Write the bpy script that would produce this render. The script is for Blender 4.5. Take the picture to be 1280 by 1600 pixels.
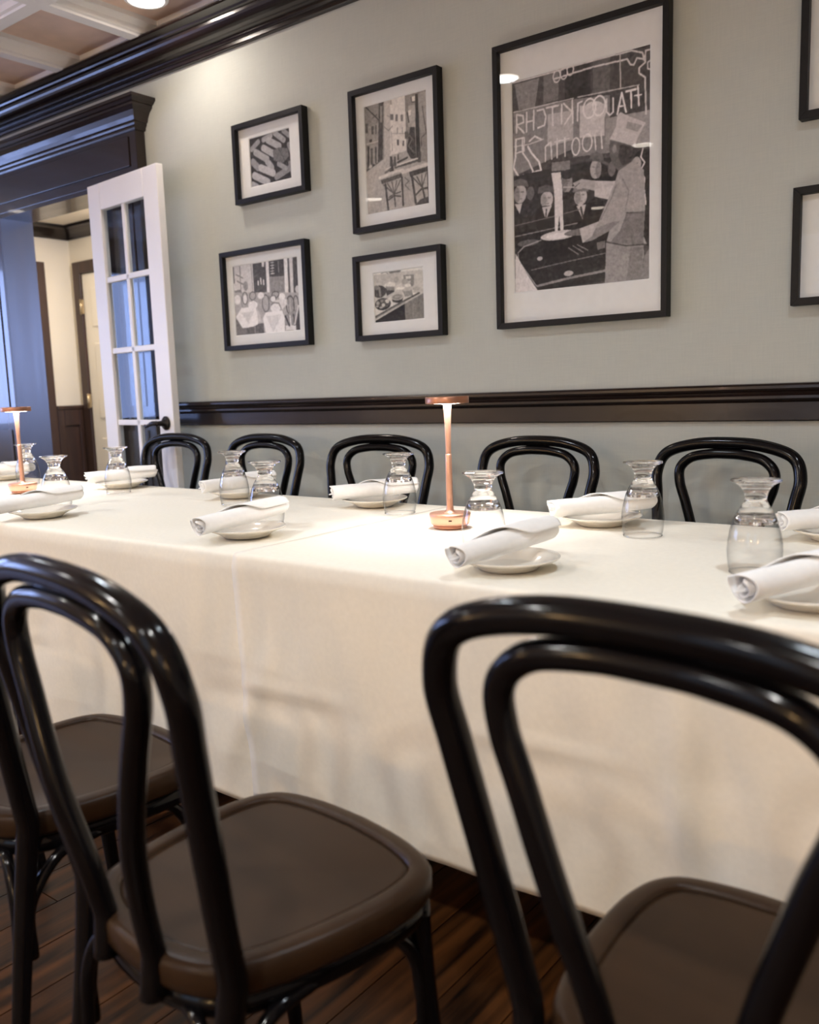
import bpy, math, random
import numpy as np
from mathutils import Vector, Matrix

scn = bpy.context.scene
for o in list(bpy.data.objects): bpy.data.objects.remove(o, do_unlink=True)
COL = scn.collection
PI = math.pi

# ------------------------------------------------------------------ camera
# world: back wall is the plane y=0 (x along it, room on the -y side), z up, metres
F_PX, YAW, PITCH, ROLL = 1378.7, 0.65878, -0.14017, -0.032896
def make_camera():
    cy, sy, cp, sp, cr, sr = (math.cos(YAW), math.sin(YAW), math.cos(PITCH), math.sin(PITCH), math.cos(ROLL), math.sin(ROLL))
    fwd = Vector((-sy, cy, 0)); right = Vector((cy, sy, 0)); up = Vector((0, 0, 1))
    w = fwd*cp + up*sp; u2 = up*cp - fwd*sp
    r = right*cr + u2*sr; u = u2*cr - right*sr
    cd = bpy.data.cameras.new('camera'); co = bpy.data.objects.new('camera', cd); COL.objects.link(co)
    cd.sensor_fit = 'HORIZONTAL'; cd.sensor_width = 36.0; cd.lens = F_PX/1280*36.0
    cd.clip_start = 0.02; cd.clip_end = 100
    cd.dof.use_dof = True; cd.dof.focus_distance = 2.35; cd.dof.aperture_fstop = 4.6
    m = Matrix((r, u, -w)).transposed().to_4x4(); m.translation = Vector((0, -2.8, 1.1013))
    co.matrix_world = m
    scn.camera = co
make_camera()

# ------------------------------------------------------------------ world, exposure, daylight at the windows
scn.view_settings.view_transform = 'Standard'
scn.view_settings.look = 'None'
scn.view_settings.gamma = 1.0
scn.view_settings.use_curve_mapping = False
scn.view_settings.exposure = -0.13
wd = bpy.data.worlds.new('sky'); scn.world = wd; wd.use_nodes = True
bg = wd.node_tree.nodes['Background']; bg.inputs[0].default_value = (0.50, 0.66, 1.0, 1); bg.inputs[1].default_value = 1.2

def area_light(name, loc, rot, sx, sy, power, color, shape='RECTANGLE', spread=PI):
    l = bpy.data.lights.new(name, 'AREA'); l.shape = shape; l.size = sx
    if shape == 'RECTANGLE': l.size_y = sy
    l.energy = power; l.color = color; l.spread = spread
    o = bpy.data.objects.new(name, l); COL.objects.link(o); o.location = loc; o.rotation_euler = rot
    return o
DAY = (0.37, 0.50, 1.0)
# daylight just outside the window openings (left end wall of the dining room, back wall of the passage)
WIN_L = [(-2.05, 1.25), (-3.75, 1.25)]      # centre y, width
for wy, ww in WIN_L:
    area_light('window_daylight', (-8.68, wy, 1.62), (0, -PI/2, 0), 1.6, ww, 74, DAY)
area_light('window_daylight', (-3.0, 1.24, 1.5), (-PI/2, 0, 0), 1.7, 1.1, 160, DAY)
# daylight of the street windows in the wall behind the photographer
WIN_F = [(-1.7, 1.3), (1.1, 1.3)]
for wx, ww in WIN_F:
    area_light('window_daylight', (wx, -6.18, 1.62), (PI/2, 0, 0), ww, 1.6, 5, (0.80, 0.88, 1.0))
LAMP_W = 36.0           # each recessed ceiling light
NEUTRAL, WARM = (0.76, 0.89, 1.0), (1.0, 0.63, 0.27)      # over the table / added fill lamps

# ------------------------------------------------------------------ materials
MATS = {}
def newmat(name):
    m = bpy.data.materials.new(name); m.use_nodes = True
    nt = m.node_tree; b = nt.nodes['Principled BSDF']
    MATS[name] = m
    return m, nt, b
def srgb(r, g, b):
    f = lambda c: (c/12.92 if c <= 0.04045 else ((c+0.055)/1.055)**2.4)
    return (f(r/255), f(g/255), f(b/255), 1)
def lin(c): return tuple(c[:3])+(1,)
def simple(name, col, rough=0.5, metal=0.0, noise=None, bump=None, spec=0.5, coat=0.0, vary=0.12):
    m, nt, b = newmat(name); N = nt.nodes; L = nt.links
    b.inputs['Roughness'].default_value = rough; b.inputs['Metallic'].default_value = metal
    b.inputs['Specular IOR Level'].default_value = spec; b.inputs['Coat Weight'].default_value = coat
    tc = N.new('ShaderNodeTexCoord')
    tx = N.new('ShaderNodeTexNoise'); tx.inputs['Scale'].default_value = noise or 6; tx.inputs['Detail'].default_value = 4
    L.new(tc.outputs['Object'], tx.inputs['Vector'])
    rp = N.new('ShaderNodeValToRGB'); c = lin(col)
    rp.color_ramp.elements[0].position = 0.3; rp.color_ramp.elements[1].position = 0.7
    rp.color_ramp.elements[0].color = tuple(x*(1-vary) for x in c[:3])+(1,)
    rp.color_ramp.elements[1].color = tuple(min(1, x*(1+vary)) for x in c[:3])+(1,)
    L.new(tx.outputs['Fac'], rp.inputs['Fac']); L.new(rp.outputs['Color'], b.inputs['Base Color'])
    if bump:
        t2 = N.new('ShaderNodeTexNoise'); t2.inputs['Scale'].default_value = bump[0]; t2.inputs['Detail'].default_value = 3
        L.new(tc.outputs['Object'], t2.inputs['Vector'])
        bp = N.new('ShaderNodeBump'); bp.inputs['Strength'].default_value = bump[1]; bp.inputs['Distance'].default_value = bump[2]
        L.new(t2.outputs['Fac'], bp.inputs['Height']); L.new(bp.outputs['Normal'], b.inputs['Normal'])
    return m
def woodmat(name, c1, c2, rough, axis, scale=18, spec=0.5, coat=0.0, rvar=0.08):
    m, nt, b = newmat(name); N = nt.nodes; L = nt.links
    tc = N.new('ShaderNodeTexCoord'); mp = N.new('ShaderNodeMapping')
    sc = [scale]*3; sc[axis] = scale*0.07; mp.inputs['Scale'].default_value = sc
    L.new(tc.outputs['Object'], mp.inputs['Vector'])
    oi = N.new('ShaderNodeObjectInfo')
    ad = N.new('ShaderNodeVectorMath'); ad.operation = 'ADD'
    L.new(mp.outputs['Vector'], ad.inputs[0]); L.new(oi.outputs['Location'], ad.inputs[1])
    tx = N.new('ShaderNodeTexNoise'); tx.inputs['Scale'].default_value = 1; tx.inputs['Detail'].default_value = 6; tx.inputs['Distortion'].default_value = 0.6
    L.new(ad.outputs['Vector'], tx.inputs['Vector'])
    rp = N.new('ShaderNodeValToRGB'); rp.color_ramp.elements[0].position = 0.35; rp.color_ramp.elements[1].position = 0.65
    rp.color_ramp.elements[0].color = lin(c1); rp.color_ramp.elements[1].color = lin(c2)
    L.new(tx.outputs['Fac'], rp.inputs['Fac']); L.new(rp.outputs['Color'], b.inputs['Base Color'])
    mr = N.new('ShaderNodeMapRange'); mr.inputs['To Min'].default_value = rough-rvar; mr.inputs['To Max'].default_value = rough+rvar
    L.new(tx.outputs['Fac'], mr.inputs['Value']); L.new(mr.outputs['Result'], b.inputs['Roughness'])
    b.inputs['Specular IOR Level'].default_value = spec; b.inputs['Coat Weight'].default_value = coat
    bp = N.new('ShaderNodeBump'); bp.inputs['Strength'].default_value = 0.08; bp.inputs['Distance'].default_value = 0.002
    L.new(tx.outputs['Fac'], bp.inputs['Height']); L.new(bp.outputs['Normal'], b.inputs['Normal'])
    return m
def emissive(name, col, strength):
    m, nt, b = newmat(name); b.inputs['Base Color'].default_value = (0.9, 0.9, 0.9, 1)
    b.inputs['Emission Color'].default_value = lin(col); b.inputs['Emission Strength'].default_value = strength
    return m
def thinglass(name, tint=(1, 1, 1, 1), ior=1.5, rough=0.0, boost=1.0, edge=None):
    m = bpy.data.materials.new(name); m.use_nodes = True; nt = m.node_tree; N = nt.nodes; L = nt.links
    for n in list(N): N.remove(n)
    out = N.new('ShaderNodeOutputMaterial'); mx = N.new('ShaderNodeMixShader'); tr = N.new('ShaderNodeBsdfTransparent'); gl = N.new('ShaderNodeBsdfGlossy')
    fr = N.new('ShaderNodeFresnel'); fr.inputs['IOR'].default_value = ior
    mu = N.new('ShaderNodeMath'); mu.operation = 'MULTIPLY'; mu.use_clamp = True; mu.inputs[1].default_value = boost
    tr.inputs['Color'].default_value = tint; gl.inputs['Roughness'].default_value = rough
    ge = N.new('ShaderNodeNewGeometry'); sb = N.new('ShaderNodeMath'); sb.operation = 'MULTIPLY'; iv = N.new('ShaderNodeMath'); iv.operation = 'SUBTRACT'; iv.inputs[0].default_value = 1.0
    L.new(ge.outputs['Backfacing'], iv.inputs[1]); L.new(iv.outputs[0], sb.inputs[0]); L.new(fr.outputs['Fac'], sb.inputs[1])      # reflect at the outer face only
    L.new(sb.outputs[0], mu.inputs[0]); L.new(mu.outputs[0], mx.inputs['Fac'])
    L.new(tr.outputs[0], mx.inputs[1]); L.new(gl.outputs[0], mx.inputs[2]); L.new(mx.outputs[0], out.inputs['Surface'])
    if edge:        # tint darkened towards the silhouette, standing in for the refraction of thicker glass
        lw = N.new('ShaderNodeLayerWeight'); lw.inputs['Blend'].default_value = 0.5
        pw = N.new('ShaderNodeMath'); pw.operation = 'POWER'; pw.inputs[1].default_value = 2.4; L.new(lw.outputs['Facing'], pw.inputs[0])
        cm_ = N.new('ShaderNodeMix'); cm_.data_type = 'RGBA'; cm_.inputs[6].default_value = tint; cm_.inputs[7].default_value = edge
        L.new(pw.outputs[0], cm_.inputs[0]); L.new(cm_.outputs[2], tr.inputs['Color'])
    MATS[name] = m
    return m
def wallpaper(name, col):
    m, nt, b = newmat(name); N = nt.nodes; L = nt.links
    tc = N.new('ShaderNodeTexCoord'); b.inputs['Roughness'].default_value = 0.75; b.inputs['Specular IOR Level'].default_value = 0.25
    hs = []
    for sc in ((260, 260, 14), (14, 260, 260)):
        mp = N.new('ShaderNodeMapping'); mp.inputs['Scale'].default_value = sc; L.new(tc.outputs['Object'], mp.inputs['Vector'])
        tx = N.new('ShaderNodeTexNoise'); tx.inputs['Scale'].default_value = 1; tx.inputs['Detail'].default_value = 2
        L.new(mp.outputs['Vector'], tx.inputs['Vector']); hs.append(tx)
    ad = N.new('ShaderNodeMath'); ad.operation = 'ADD'; L.new(hs[0].outputs['Fac'], ad.inputs[0]); L.new(hs[1].outputs['Fac'], ad.inputs[1])
    big = N.new('ShaderNodeTexNoise'); big.inputs['Scale'].default_value = 9; big.inputs['Detail'].default_value = 5; L.new(tc.outputs['Object'], big.inputs['Vector'])
    ad2 = N.new('ShaderNodeMath'); ad2.operation = 'MULTIPLY_ADD'; ad2.inputs[1].default_value = 0.5
    L.new(big.outputs['Fac'], ad2.inputs[0]); L.new(ad.outputs[0], ad2.inputs[2])
    rp = N.new('ShaderNodeValToRGB'); rp.color_ramp.elements[0].position = 0.85; rp.color_ramp.elements[1].position = 1.0
    mr = N.new('ShaderNodeMapRange'); mr.inputs['From Min'].default_value = 0.8; mr.inputs['From Max'].default_value = 1.7
    L.new(ad2.outputs[0], mr.inputs['Value'])
    rp.color_ramp.elements[0].position = 0.2; rp.color_ramp.elements[1].position = 0.8
    c = lin(col); rp.color_ramp.elements[0].color = (c[0]*0.96, c[1]*0.965, c[2]*0.97, 1); rp.color_ramp.elements[1].color = (c[0]*1.03, c[1]*1.025, c[2]*1.02, 1)
    L.new(mr.outputs['Result'], rp.inputs['Fac']); L.new(rp.outputs['Color'], b.inputs['Base Color'])
    bp = N.new('ShaderNodeBump'); bp.inputs['Strength'].default_value = 0.12; bp.inputs['Distance'].default_value = 0.001
    L.new(ad.outputs[0], bp.inputs['Height']); L.new(bp.outputs['Normal'], b.inputs['Normal'])
    return m
def printmat(name):
    m, nt, b = newmat(name); at = nt.nodes.new('ShaderNodeAttribute'); at.attribute_name = 'ink'
    nt.links.new(at.outputs['Color'], b.inputs['Base Color']); b.inputs['Roughness'].default_value = 0.55; b.inputs['Specular IOR Level'].default_value = 0.3
    return m

wallpaper('wallpaper', srgb(187, 191, 184))
simple('cream_paint', srgb(232, 220, 198), 0.6, noise=2, vary=0.03)
simple('grey_paint', srgb(204, 198, 188), 0.7, noise=2, vary=0.04)
simple('white_paint', srgb(244, 243, 244), 0.42, noise=2, vary=0.03)
simple('ceiling_paint', srgb(246, 244, 244), 0.5, noise=3, vary=0.03)
simple('ceiling_panel', srgb(240, 212, 196), 0.7, noise=12, vary=0.05)
woodmat('trim_wood', (0.011, 0.0066, 0.0055), (0.019, 0.0100, 0.0080), 0.24, 0, 20, 0.5, 0.15)
woodmat('trim_wood_upright', (0.020, 0.012, 0.010), (0.032, 0.017, 0.013), 0.26, 2, 20, 0.6, 0.4)
woodmat('jamb_wood', (0.020, 0.013, 0.011), (0.030, 0.018, 0.014), 0.42, 2, 8, 0.7, 0.0, 0.12)
woodmat('door_casing_wood', (0.035, 0.018, 0.013), (0.06, 0.03, 0.02), 0.4, 2, 20)
woodmat('floor_wood', (0.006, 0.0027, 0.0014), (0.085, 0.030, 0.008), 0.34, 1, 26, 0.22, 0.0)
simple('chair_lacquer', (0.0032, 0.0028, 0.0034), 0.13, noise=30, spec=0.24, vary=0.2)
woodmat('seat_lacquer', (0.026, 0.0135, 0.0068), (0.036, 0.0190, 0.0098), 0.34, 0, 14, 0.16, 0.0, 0.05)
simple('frame_black', (0.006, 0.006, 0.0065), 0.5, noise=60, vary=0.2, spec=0.3)
simple('mat_board', srgb(230, 232, 231), 0.8, noise=40, vary=0.02)
printmat('print_ink')
thinglass('picture_glass', ior=1.36)
thinglass('door_glass', tint=(0.9, 0.93, 0.95, 1), ior=1.42, boost=0.62)
thinglass('goblet_bowl', ior=1.45, edge=(0.28, 0.29, 0.31, 1), boost=1.5)
simple('linen', srgb(244, 238, 224), 0.85, noise=90, vary=0.02, bump=(500, 0.08, 0.0006), spec=0.2)
simple('napkin_linen', srgb(251, 250, 248), 0.85, noise=90, vary=0.02, bump=(600, 0.08, 0.0005), spec=0.2)
simple('china', srgb(240, 233, 220), 0.12, noise=10, vary=0.02, spec=0.6)
simple('rose_gold', (0.72, 0.40, 0.28), 0.36, metal=0.85, noise=30, vary=0.03)
simple('rose_gold_dark', (0.50, 0.24, 0.15), 0.36, metal=0.85, noise=30, vary=0.03)
simple('bronze', (0.016, 0.013, 0.012), 0.3, metal=0.6, noise=30)
simple('brass', (0.55, 0.44, 0.28), 0.35, metal=0.9, noise=30)
simple('table_wood', (0.12, 0.07, 0.04), 0.5, noise=10)
emissive('downlight_glow', (1.0, 0.9, 0.78), 30)
emissive('lamp_glow', (1.0, 0.93, 0.86), 26)
m, nt, b = newmat('goblet_glass')
b.inputs['Base Color'].default_value = (1, 1, 1, 1); b.inputs['Roughness'].default_value = 0.02; b.inputs['Transmission Weight'].default_value = 1.0; b.inputs['IOR'].default_value = 1.48
M = MATS

# ------------------------------------------------------------------ mesh helpers
class MB:
    """collects vertices and faces; build() links them as one mesh object"""
    def __init__(s): s.v = []; s.f = []; s.mi = []; s.sm = []
    def add(s, vs, fs, mi=0, smooth=False):
        o = len(s.v); s.v += [tuple(map(float, v)) for v in vs]
        for f in fs: s.f.append(tuple(i+o for i in f)); s.mi.append(mi); s.sm.append(smooth)
        return s
    def box(s, x0, x1, y0, y1, z0, z1, mi=0):
        vs = [(x0,y0,z0),(x1,y0,z0),(x1,y1,z0),(x0,y1,z0),(x0,y0,z1),(x1,y0,z1),(x1,y1,z1),(x0,y1,z1)]
        return s.add(vs, [(0,3,2,1),(4,5,6,7),(0,1,5,4),(1,2,6,5),(2,3,7,6),(3,0,4,7)], mi)
    def prism(s, prof, axis, a, b, mi=0, smooth=False, caps=True):
        """prof: closed 2D polygon; extruded along axis ('x': prof=(y,z); 'y': prof=(x,z); 'z': prof=(x,y))"""
        n = len(prof)
        def P(t, q): return {'x': (t, q[0], q[1]), 'y': (q[0], t, q[1]), 'z': (q[0], q[1], t)}[axis]
        vs = [P(a, q) for q in prof]+[P(b, q) for q in prof]
        fs = [(i, (i+1) % n, n+(i+1) % n, n+i) for i in range(n)]
        if caps: fs += [tuple(range(n))[::-1], tuple(range(n, 2*n))]
        return s.add(vs, fs, mi, smooth)
    def lathe(s, prof, n=32, c=(0,0,0), mi=0, smooth=True, close=False):
        """prof: list of (r,z)"""
        vs = []; fs = []; m = len(prof)
        for i in range(n):
            a = 2*PI*i/n
            for r, z in prof: vs.append((c[0]+r*math.cos(a), c[1]+r*math.sin(a), c[2]+z))
        for i in range(n):
            j = (i+1) % n
            for k in range(m-1 if not close else m):
                k2 = (k+1) % m
                fs.append((i*m+k, j*m+k, j*m+k2, i*m+k2))
        return s.add(vs, fs, mi, smooth)
    def tube(s, pts, rad, n=12, mi=0, closed=False, caps=True, up=None):
        pts = [Vector(p) for p in pts]; m = len(pts)
        rad = rad if hasattr(rad, '__len__') else [rad]*m
        vs = []; fs = []; prev = None
        for i in range(m):
            t = (pts[(i+1) % m]-pts[i-1]) if closed else (pts[min(i+1, m-1)]-pts[max(i-1, 0)])
            t.normalize()
            if prev is None:
                a = Vector((0, 0, 1)) if abs(t.z) < 0.9 else Vector((1, 0, 0))
                nrm = (a-t*a.dot(t)).normalized()
            else:
                nrm = (prev-t*prev.dot(t)).normalized()
            prev = nrm; bn = t.cross(nrm)
            for k in range(n):
                a = 2*PI*k/n
                vs.append(pts[i]+(nrm*math.cos(a)+bn*math.sin(a))*rad[i])
        for i in range(m if closed else m-1):
            j = (i+1) % m
            for k in range(n):
                k2 = (k+1) % n
                fs.append((i*n+k, i*n+k2, j*n+k2, j*n+k))
        if caps and not closed:
            fs.append(tuple(range(n))[::-1]); fs.append(tuple((m-1)*n+k for k in range(n)))
        return s.add(vs, fs, mi, True)
    def mesh(s, name, mats):
        me = bpy.data.meshes.new(name); me.from_pydata(s.v, [], s.f)
        for m in (mats if isinstance(mats, (list, tuple)) else [mats]): me.materials.append(M[m])
        me.polygons.foreach_set('material_index', s.mi); me.polygons.foreach_set('use_smooth', s.sm)
        me.update(); me.validate()
        return me
    def build(s, name, mats, parent=None, loc=None, bevel=0.0, seg=2, fix=False):
        me = s.mesh(name, mats)
        if fix:
            import bmesh
            bm = bmesh.new(); bm.from_mesh(me); bmesh.ops.recalc_face_normals(bm, faces=bm.faces); bm.to_mesh(me); bm.free()
        return link(name, me, parent, loc, bevel, seg)
def link(name, me, parent=None, loc=None, bevel=0.0, seg=2):
    o = bpy.data.objects.new(name, me); COL.objects.link(o)
    if parent is not None: o.parent = parent
    if loc is not None: o.location = loc
    if bevel:
        md = o.modifiers.new('bevel', 'BEVEL'); md.width = bevel; md.segments = seg; md.limit_method = 'ANGLE'; md.angle_limit = 0.7
    return o
def empty(name, loc=(0,0,0), rz=0.0):
    o = bpy.data.objects.new(name, None); COL.objects.link(o); o.empty_display_size = 0.05
    o.location = loc; o.rotation_euler = (0, 0, rz)
    return o
def tag(o, label=None, cat=None, group=None, kind=None):
    if label: o['label'] = label
    if cat: o['category'] = cat
    if group: o['group'] = group
    if kind: o['kind'] = kind
    return o
def copy_tree(o, parent=None):
    c = o.copy(); COL.objects.link(c); c.parent = parent
    for ch in list(o.children): copy_tree(ch, c)
    return c
def catmull(pts, k=8):
    pts = [np.array(p, float) for p in pts]; P = [2*pts[0]-pts[1]]+pts+[2*pts[-1]-pts[-2]]; out = []
    for i in range(len(pts)-1):
        p0, p1, p2, p3 = P[i:i+4]
        for j in range(k):
            t = j/k; out.append(0.5*(2*p1+(-p0+p2)*t+(2*p0-5*p1+4*p2-p3)*t*t+(-p0+3*p1-3*p2+p3)*t**3))
    out.append(pts[-1])
    return out
rnd = random.Random(7)

# ------------------------------------------------------------------ the room
X0, X1, YF, ZC = -8.5, 2.6, -6.0, 2.76      # left end, right end, front wall, ceiling panels
OPX0, OPX1, OPZ = -5.034, -4.078, 2.155     # opening in the back wall
WT = 0.13                                   # wall thickness
fl = MB().box(X0-0.3, X1+0.2, YF-0.3, 1.3, -0.1, -0.008).build('floor', 'floor_wood'); tag(fl, 'dark reddish brown wooden plank floor', 'floor', kind='structure')
# planks where the photograph looks at the floor
PW, PL = 0.125, 1.25
pm = MB().box(0, PW-0.003, 0, PL-0.003, -0.008, 0.0).mesh('plank', 'floor_wood')
for i in range(30):
    off = (i*0.47) % PL
    for j in range(4):
        link('plank', pm, fl, (-3.25+i*PW, -3.9+off+j*PL - PL*0.5, 0.0))

wb = MB()
wb.box(X0, OPX0, 0, WT, 0, ZC).box(OPX1, X1, 0, WT, 0, ZC).box(OPX0, OPX1, 0, WT, OPZ, ZC)
tag(wb.build('wall_back', 'wallpaper'), 'sage grey linen-textured papered wall behind the long table', 'wall', kind='structure')
wl = MB(); ys = []
zs0, zs1 = 0.82, 2.42
last = YF
for wy, ww in sorted(WIN_L):
    wl.box(X0-0.15, X0, last, wy-ww/2, 0, ZC); last = wy+ww/2
    wl.box(X0-0.15, X0, wy-ww/2, wy+ww/2, 0, zs0).box(X0-0.15, X0, wy-ww/2, wy+ww/2, zs1, ZC)
wl.box(X0-0.15, X0, last, WT, 0, ZC)
tag(wl.build('wall_left', 'grey_paint'), 'grey painted end wall with street windows', 'wall', kind='structure')
wf = MB(); last = X0
for wx, ww in sorted(WIN_F):
    wf.box(last, wx-ww/2, YF-0.15, YF, 0, ZC); last = wx+ww/2
    wf.box(wx-ww/2, wx+ww/2, YF-0.15, YF, 0, zs0).box(wx-ww/2, wx+ww/2, YF-0.15, YF, zs1, ZC)
wf.box(last, X1, YF-0.15, YF, 0, ZC)
tag(wf.build('wall_front', 'grey_paint'), 'grey painted wall behind the photographer', 'wall', kind='structure')
tag(MB().box(X1, X1+0.15, YF, WT, 0, ZC).build('wall_right', 'grey_paint'), 'grey painted right end wall', 'wall', kind='structure')
nwin = 0
def window_frame(along, c, w, z0, z1, fixed, depth):
    """dark wooden window frame with one muntin cross; along 'y' (wall x=fixed) or 'x' (wall y=fixed)"""
    global nwin
    nwin += 1
    a, b_ = c-w/2, c+w/2
    def bar(mb, p0, p1, q0, q1):
        if along == 'y': mb.box(fixed-depth, fixed+0.02, p0, p1, q0, q1)
        else: mb.box(p0, p1, fixed-depth, fixed+0.02, q0, q1)
    mb = MB()
    bar(mb, a, a+0.06, z0, z1); bar(mb, b_-0.06, b_, z0, z1); bar(mb, a+0.06, b_-0.06, z0, z0+0.06); bar(mb, a+0.06, b_-0.06, z1-0.06, z1)
    bar(mb, c-0.02, c+0.02, z0+0.06, z1-0.06)
    o = tag(mb.build('window_%d' % nwin, 'trim_wood_upright'), 'dark wooden window frame', 'window', kind='structure')
for wy, ww in WIN_L: window_frame('y', wy, ww, zs0, zs1, X0, 0.1)
for wx, ww in WIN_F: window_frame('x', wx, ww, zs0, zs1, YF, 0.1)

# coffered ceiling: 0.61 m cells, each a recessed panel inside a stepped moulding
CP = 0.61; CX, CY = -3.195, -0.335; SOF = 2.69
cl = MB().box(X0-0.15, X1+0.15, YF-0.15, WT, ZC+0.012, ZC+0.1).build('ceiling', 'ceiling_panel'); tag(cl, 'white coffered ceiling with square recessed panels', 'ceiling', kind='structure')
def coffer_mesh():
    mb = MB(); h = CP/2
    steps = [(h, SOF), (h-0.03, SOF), (h-0.034, SOF+0.008), (h-0.048, SOF+0.012), (h-0.056, SOF+0.032), (h-0.074, SOF+0.048), (h-0.08, SOF+0.05), (h-0.082, ZC)]
    vs = []; fs = []
    for a, z in steps: vs += [(-a,-a,z),(a,-a,z),(a,a,z),(-a,a,z)]
    for k in range(len(steps)-1):
        for i in range(4):
            j = (i+1) % 4; fs.append((k*4+i, k*4+j, k*4+4+j, k*4+4+i))
    mb.add(vs, fs, 0); a = steps[-1][0]
    mb.add([(-a,-a,ZC),(a,-a,ZC),(a,a,ZC),(-a,a,ZC)], [(3,2,1,0)], 1)
    return mb.mesh('coffer', ['ceiling_paint', 'ceiling_panel'])
cm = coffer_mesh()
for i in range(-8, 10):
    for j in range(0, 10):
        link('coffer', cm, cl, (CX+i*CP, CY-j*CP, 0))

# crown moulding along the back wall
def sweep_x(name, prof, x0, x1, mat, parent=None, dz=0.0, **k):
    mb = MB(); n = len(prof)
    vs = [(x0, y, z) for y, z in prof]+[(x1, y, z+dz) for y, z in prof]
    fs = [(i, (i+1) % n, n+(i+1) % n, n+i) for i in range(n)]+[tuple(range(n))[::-1], tuple(range(n, 2*n))]
    mb.add(vs, fs)
    return mb.build(name, mat, parent, fix=True, **k)
def arc(c, r, a0, a1, n=7):
    return [(c[0]+r*math.cos(math.radians(a0+(a1-a0)*i/n)), c[1]+r*math.sin(math.radians(a0+(a1-a0)*i/n))) for i in range(n+1)]
crown = [(0.0, 2.583), (-0.018, 2.583), (-0.022, 2.587), (-0.022, 2.600), (-0.030, 2.603), (-0.036, 2.610), (-0.036, 2.616), (-0.046, 2.618)]
crown += [(-0.049-0.07*math.sin(t)**1.0*0.9-0.004, 2.622+0.045*(1-math.cos(t))) for t in np.linspace(0.05, PI/2, 8)]
crown += [(-0.125, 2.669), (-0.132, 2.671), (-0.136, 2.678), (-0.150, 2.681), (-0.172, 2.684), (-0.178, 2.688), (-0.178, 2.693), (0.0, 2.693)]
tag(sweep_x('trim_1', crown, X0, X1, 'trim_wood'), 'glossy dark brown crown moulding at the top of the papered wall', 'moulding', kind='structure')
# chair rail (hangs a touch higher at its right end)
rail = [(0.0, 0.952), (-0.014, 0.952), (-0.016, 0.955), (-0.016, 1.008), (-0.020, 1.012), (-0.028, 1.014), (-0.034, 1.020), (-0.034, 1.028), (-0.028, 1.034), (-0.030, 1.040), (-0.040, 1.044), (-0.046, 1.050), (-0.046, 1.058), (-0.040, 1.064), (0.0, 1.066)]
RX0 = -3.703
tag(sweep_x('trim_2', rail, RX0, X1, 'trim_wood', dz=0.0045*(X1-RX0)), 'dark brown moulded chair rail running across the papered wall', 'chair rail', kind='structure')
base = [(0.0, 0.0), (-0.016, 0.0), (-0.016, 0.12), (-0.011, 0.135), (0.0, 0.14)]
tag(sweep_x('baseboard_back', base, RX0, X1, 'trim_wood'), 'dark brown baseboard below the papered wall', 'baseboard', kind='structure')

# door surround: pilasters, frieze and cornice
CF = -0.056                       # casing face
ds = empty('trim_3', ((OPX0+OPX1)/2, 0, 0)); tag(ds, 'dark brown doorway surround with projecting cornice', 'door surround', kind='structure')
dl = lambda x: x-(OPX0+OPX1)/2
CR = -3.708; CLx = -5.41
MB().box(dl(OPX1), dl(CR), CF, -0.001, 0, OPZ).build('pilaster', 'trim_wood_upright', ds, bevel=0.003)
MB().box(dl(CLx), dl(OPX0), CF, -0.001, 0, OPZ).build('pilaster', 'trim_wood_upright', ds, bevel=0.003)
MB().box(dl(CLx), dl(CR), CF, -0.001, OPZ, 2.39).build('frieze', 'trim_wood', ds, bevel=0.003)
MB().box(dl(CLx)+0.06, dl(CR)-0.055, CF-0.006, CF, OPZ+0.05, 2.345).build('frieze_panel', 'trim_wood', ds, bevel=0.003)
for a, b_ in ((OPX1, CR), (CLx, OPX0)):
    MB().box(dl(a)+0.06, dl(b_)-0.06, CF-0.006, CF, 1.05, OPZ-0.02).box(dl(a)+0.06, dl(b_)-0.06, CF-0.006, CF, 0.2, 0.93).build('pilaster_panel', 'trim_wood_upright', ds, bevel=0.003)
def cornice_mesh():
    prof = [(0.0, 2.365), (0.006, 2.365), (0.010, 2.372), (0.010, 2.380), (0.016, 2.384), (0.020, 2.392), (0.020, 2.398), (0.028, 2.402), (0.034, 2.420), (0.048, 2.442), (0.066, 2.456), (0.070, 2.458), (0.070, 2.468), (0.080, 2.472), (0.090, 2.482), (0.097, 2.486), (0.097, 2.500)]
    mb = MB(); vs = []; fs = []
    for o, z in prof:
        vs += [(dl(CLx)-o, 0, z), (dl(CLx)-o, CF-o*0.82, z), (dl(CR)+o, CF-o*0.82, z), (dl(CR)+o, 0, z)]
    for k in range(len(prof)-1):
        for i in range(3): fs.append((k*4+i, k*4+i+1, k*4+5+i, k*4+4+i))
    t = (len(prof)-1)*4; fs.append((t, t+1, t+2, t+3)); fs.append((3, 2, 1, 0))
    mb.add(vs, fs)
    return mb
cornice_mesh().build('cornice', 'trim_wood', ds, fix=True)
# jamb linings inside the opening
MB().box(dl(OPX0), dl(OPX0)+0.022, CF, WT+0.01, 0, OPZ).build('jamb', 'jamb_wood', ds)
MB().box(dl(OPX1)-0.022, dl(OPX1), CF+0.02, WT+0.01, 0, OPZ).build('jamb', 'trim_wood_upright', ds)
MB().box(dl(OPX0)+0.022, dl(OPX1)-0.022, CF, WT+0.01, OPZ-0.022, OPZ).build('head_lining', 'trim_wood', ds)

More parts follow.
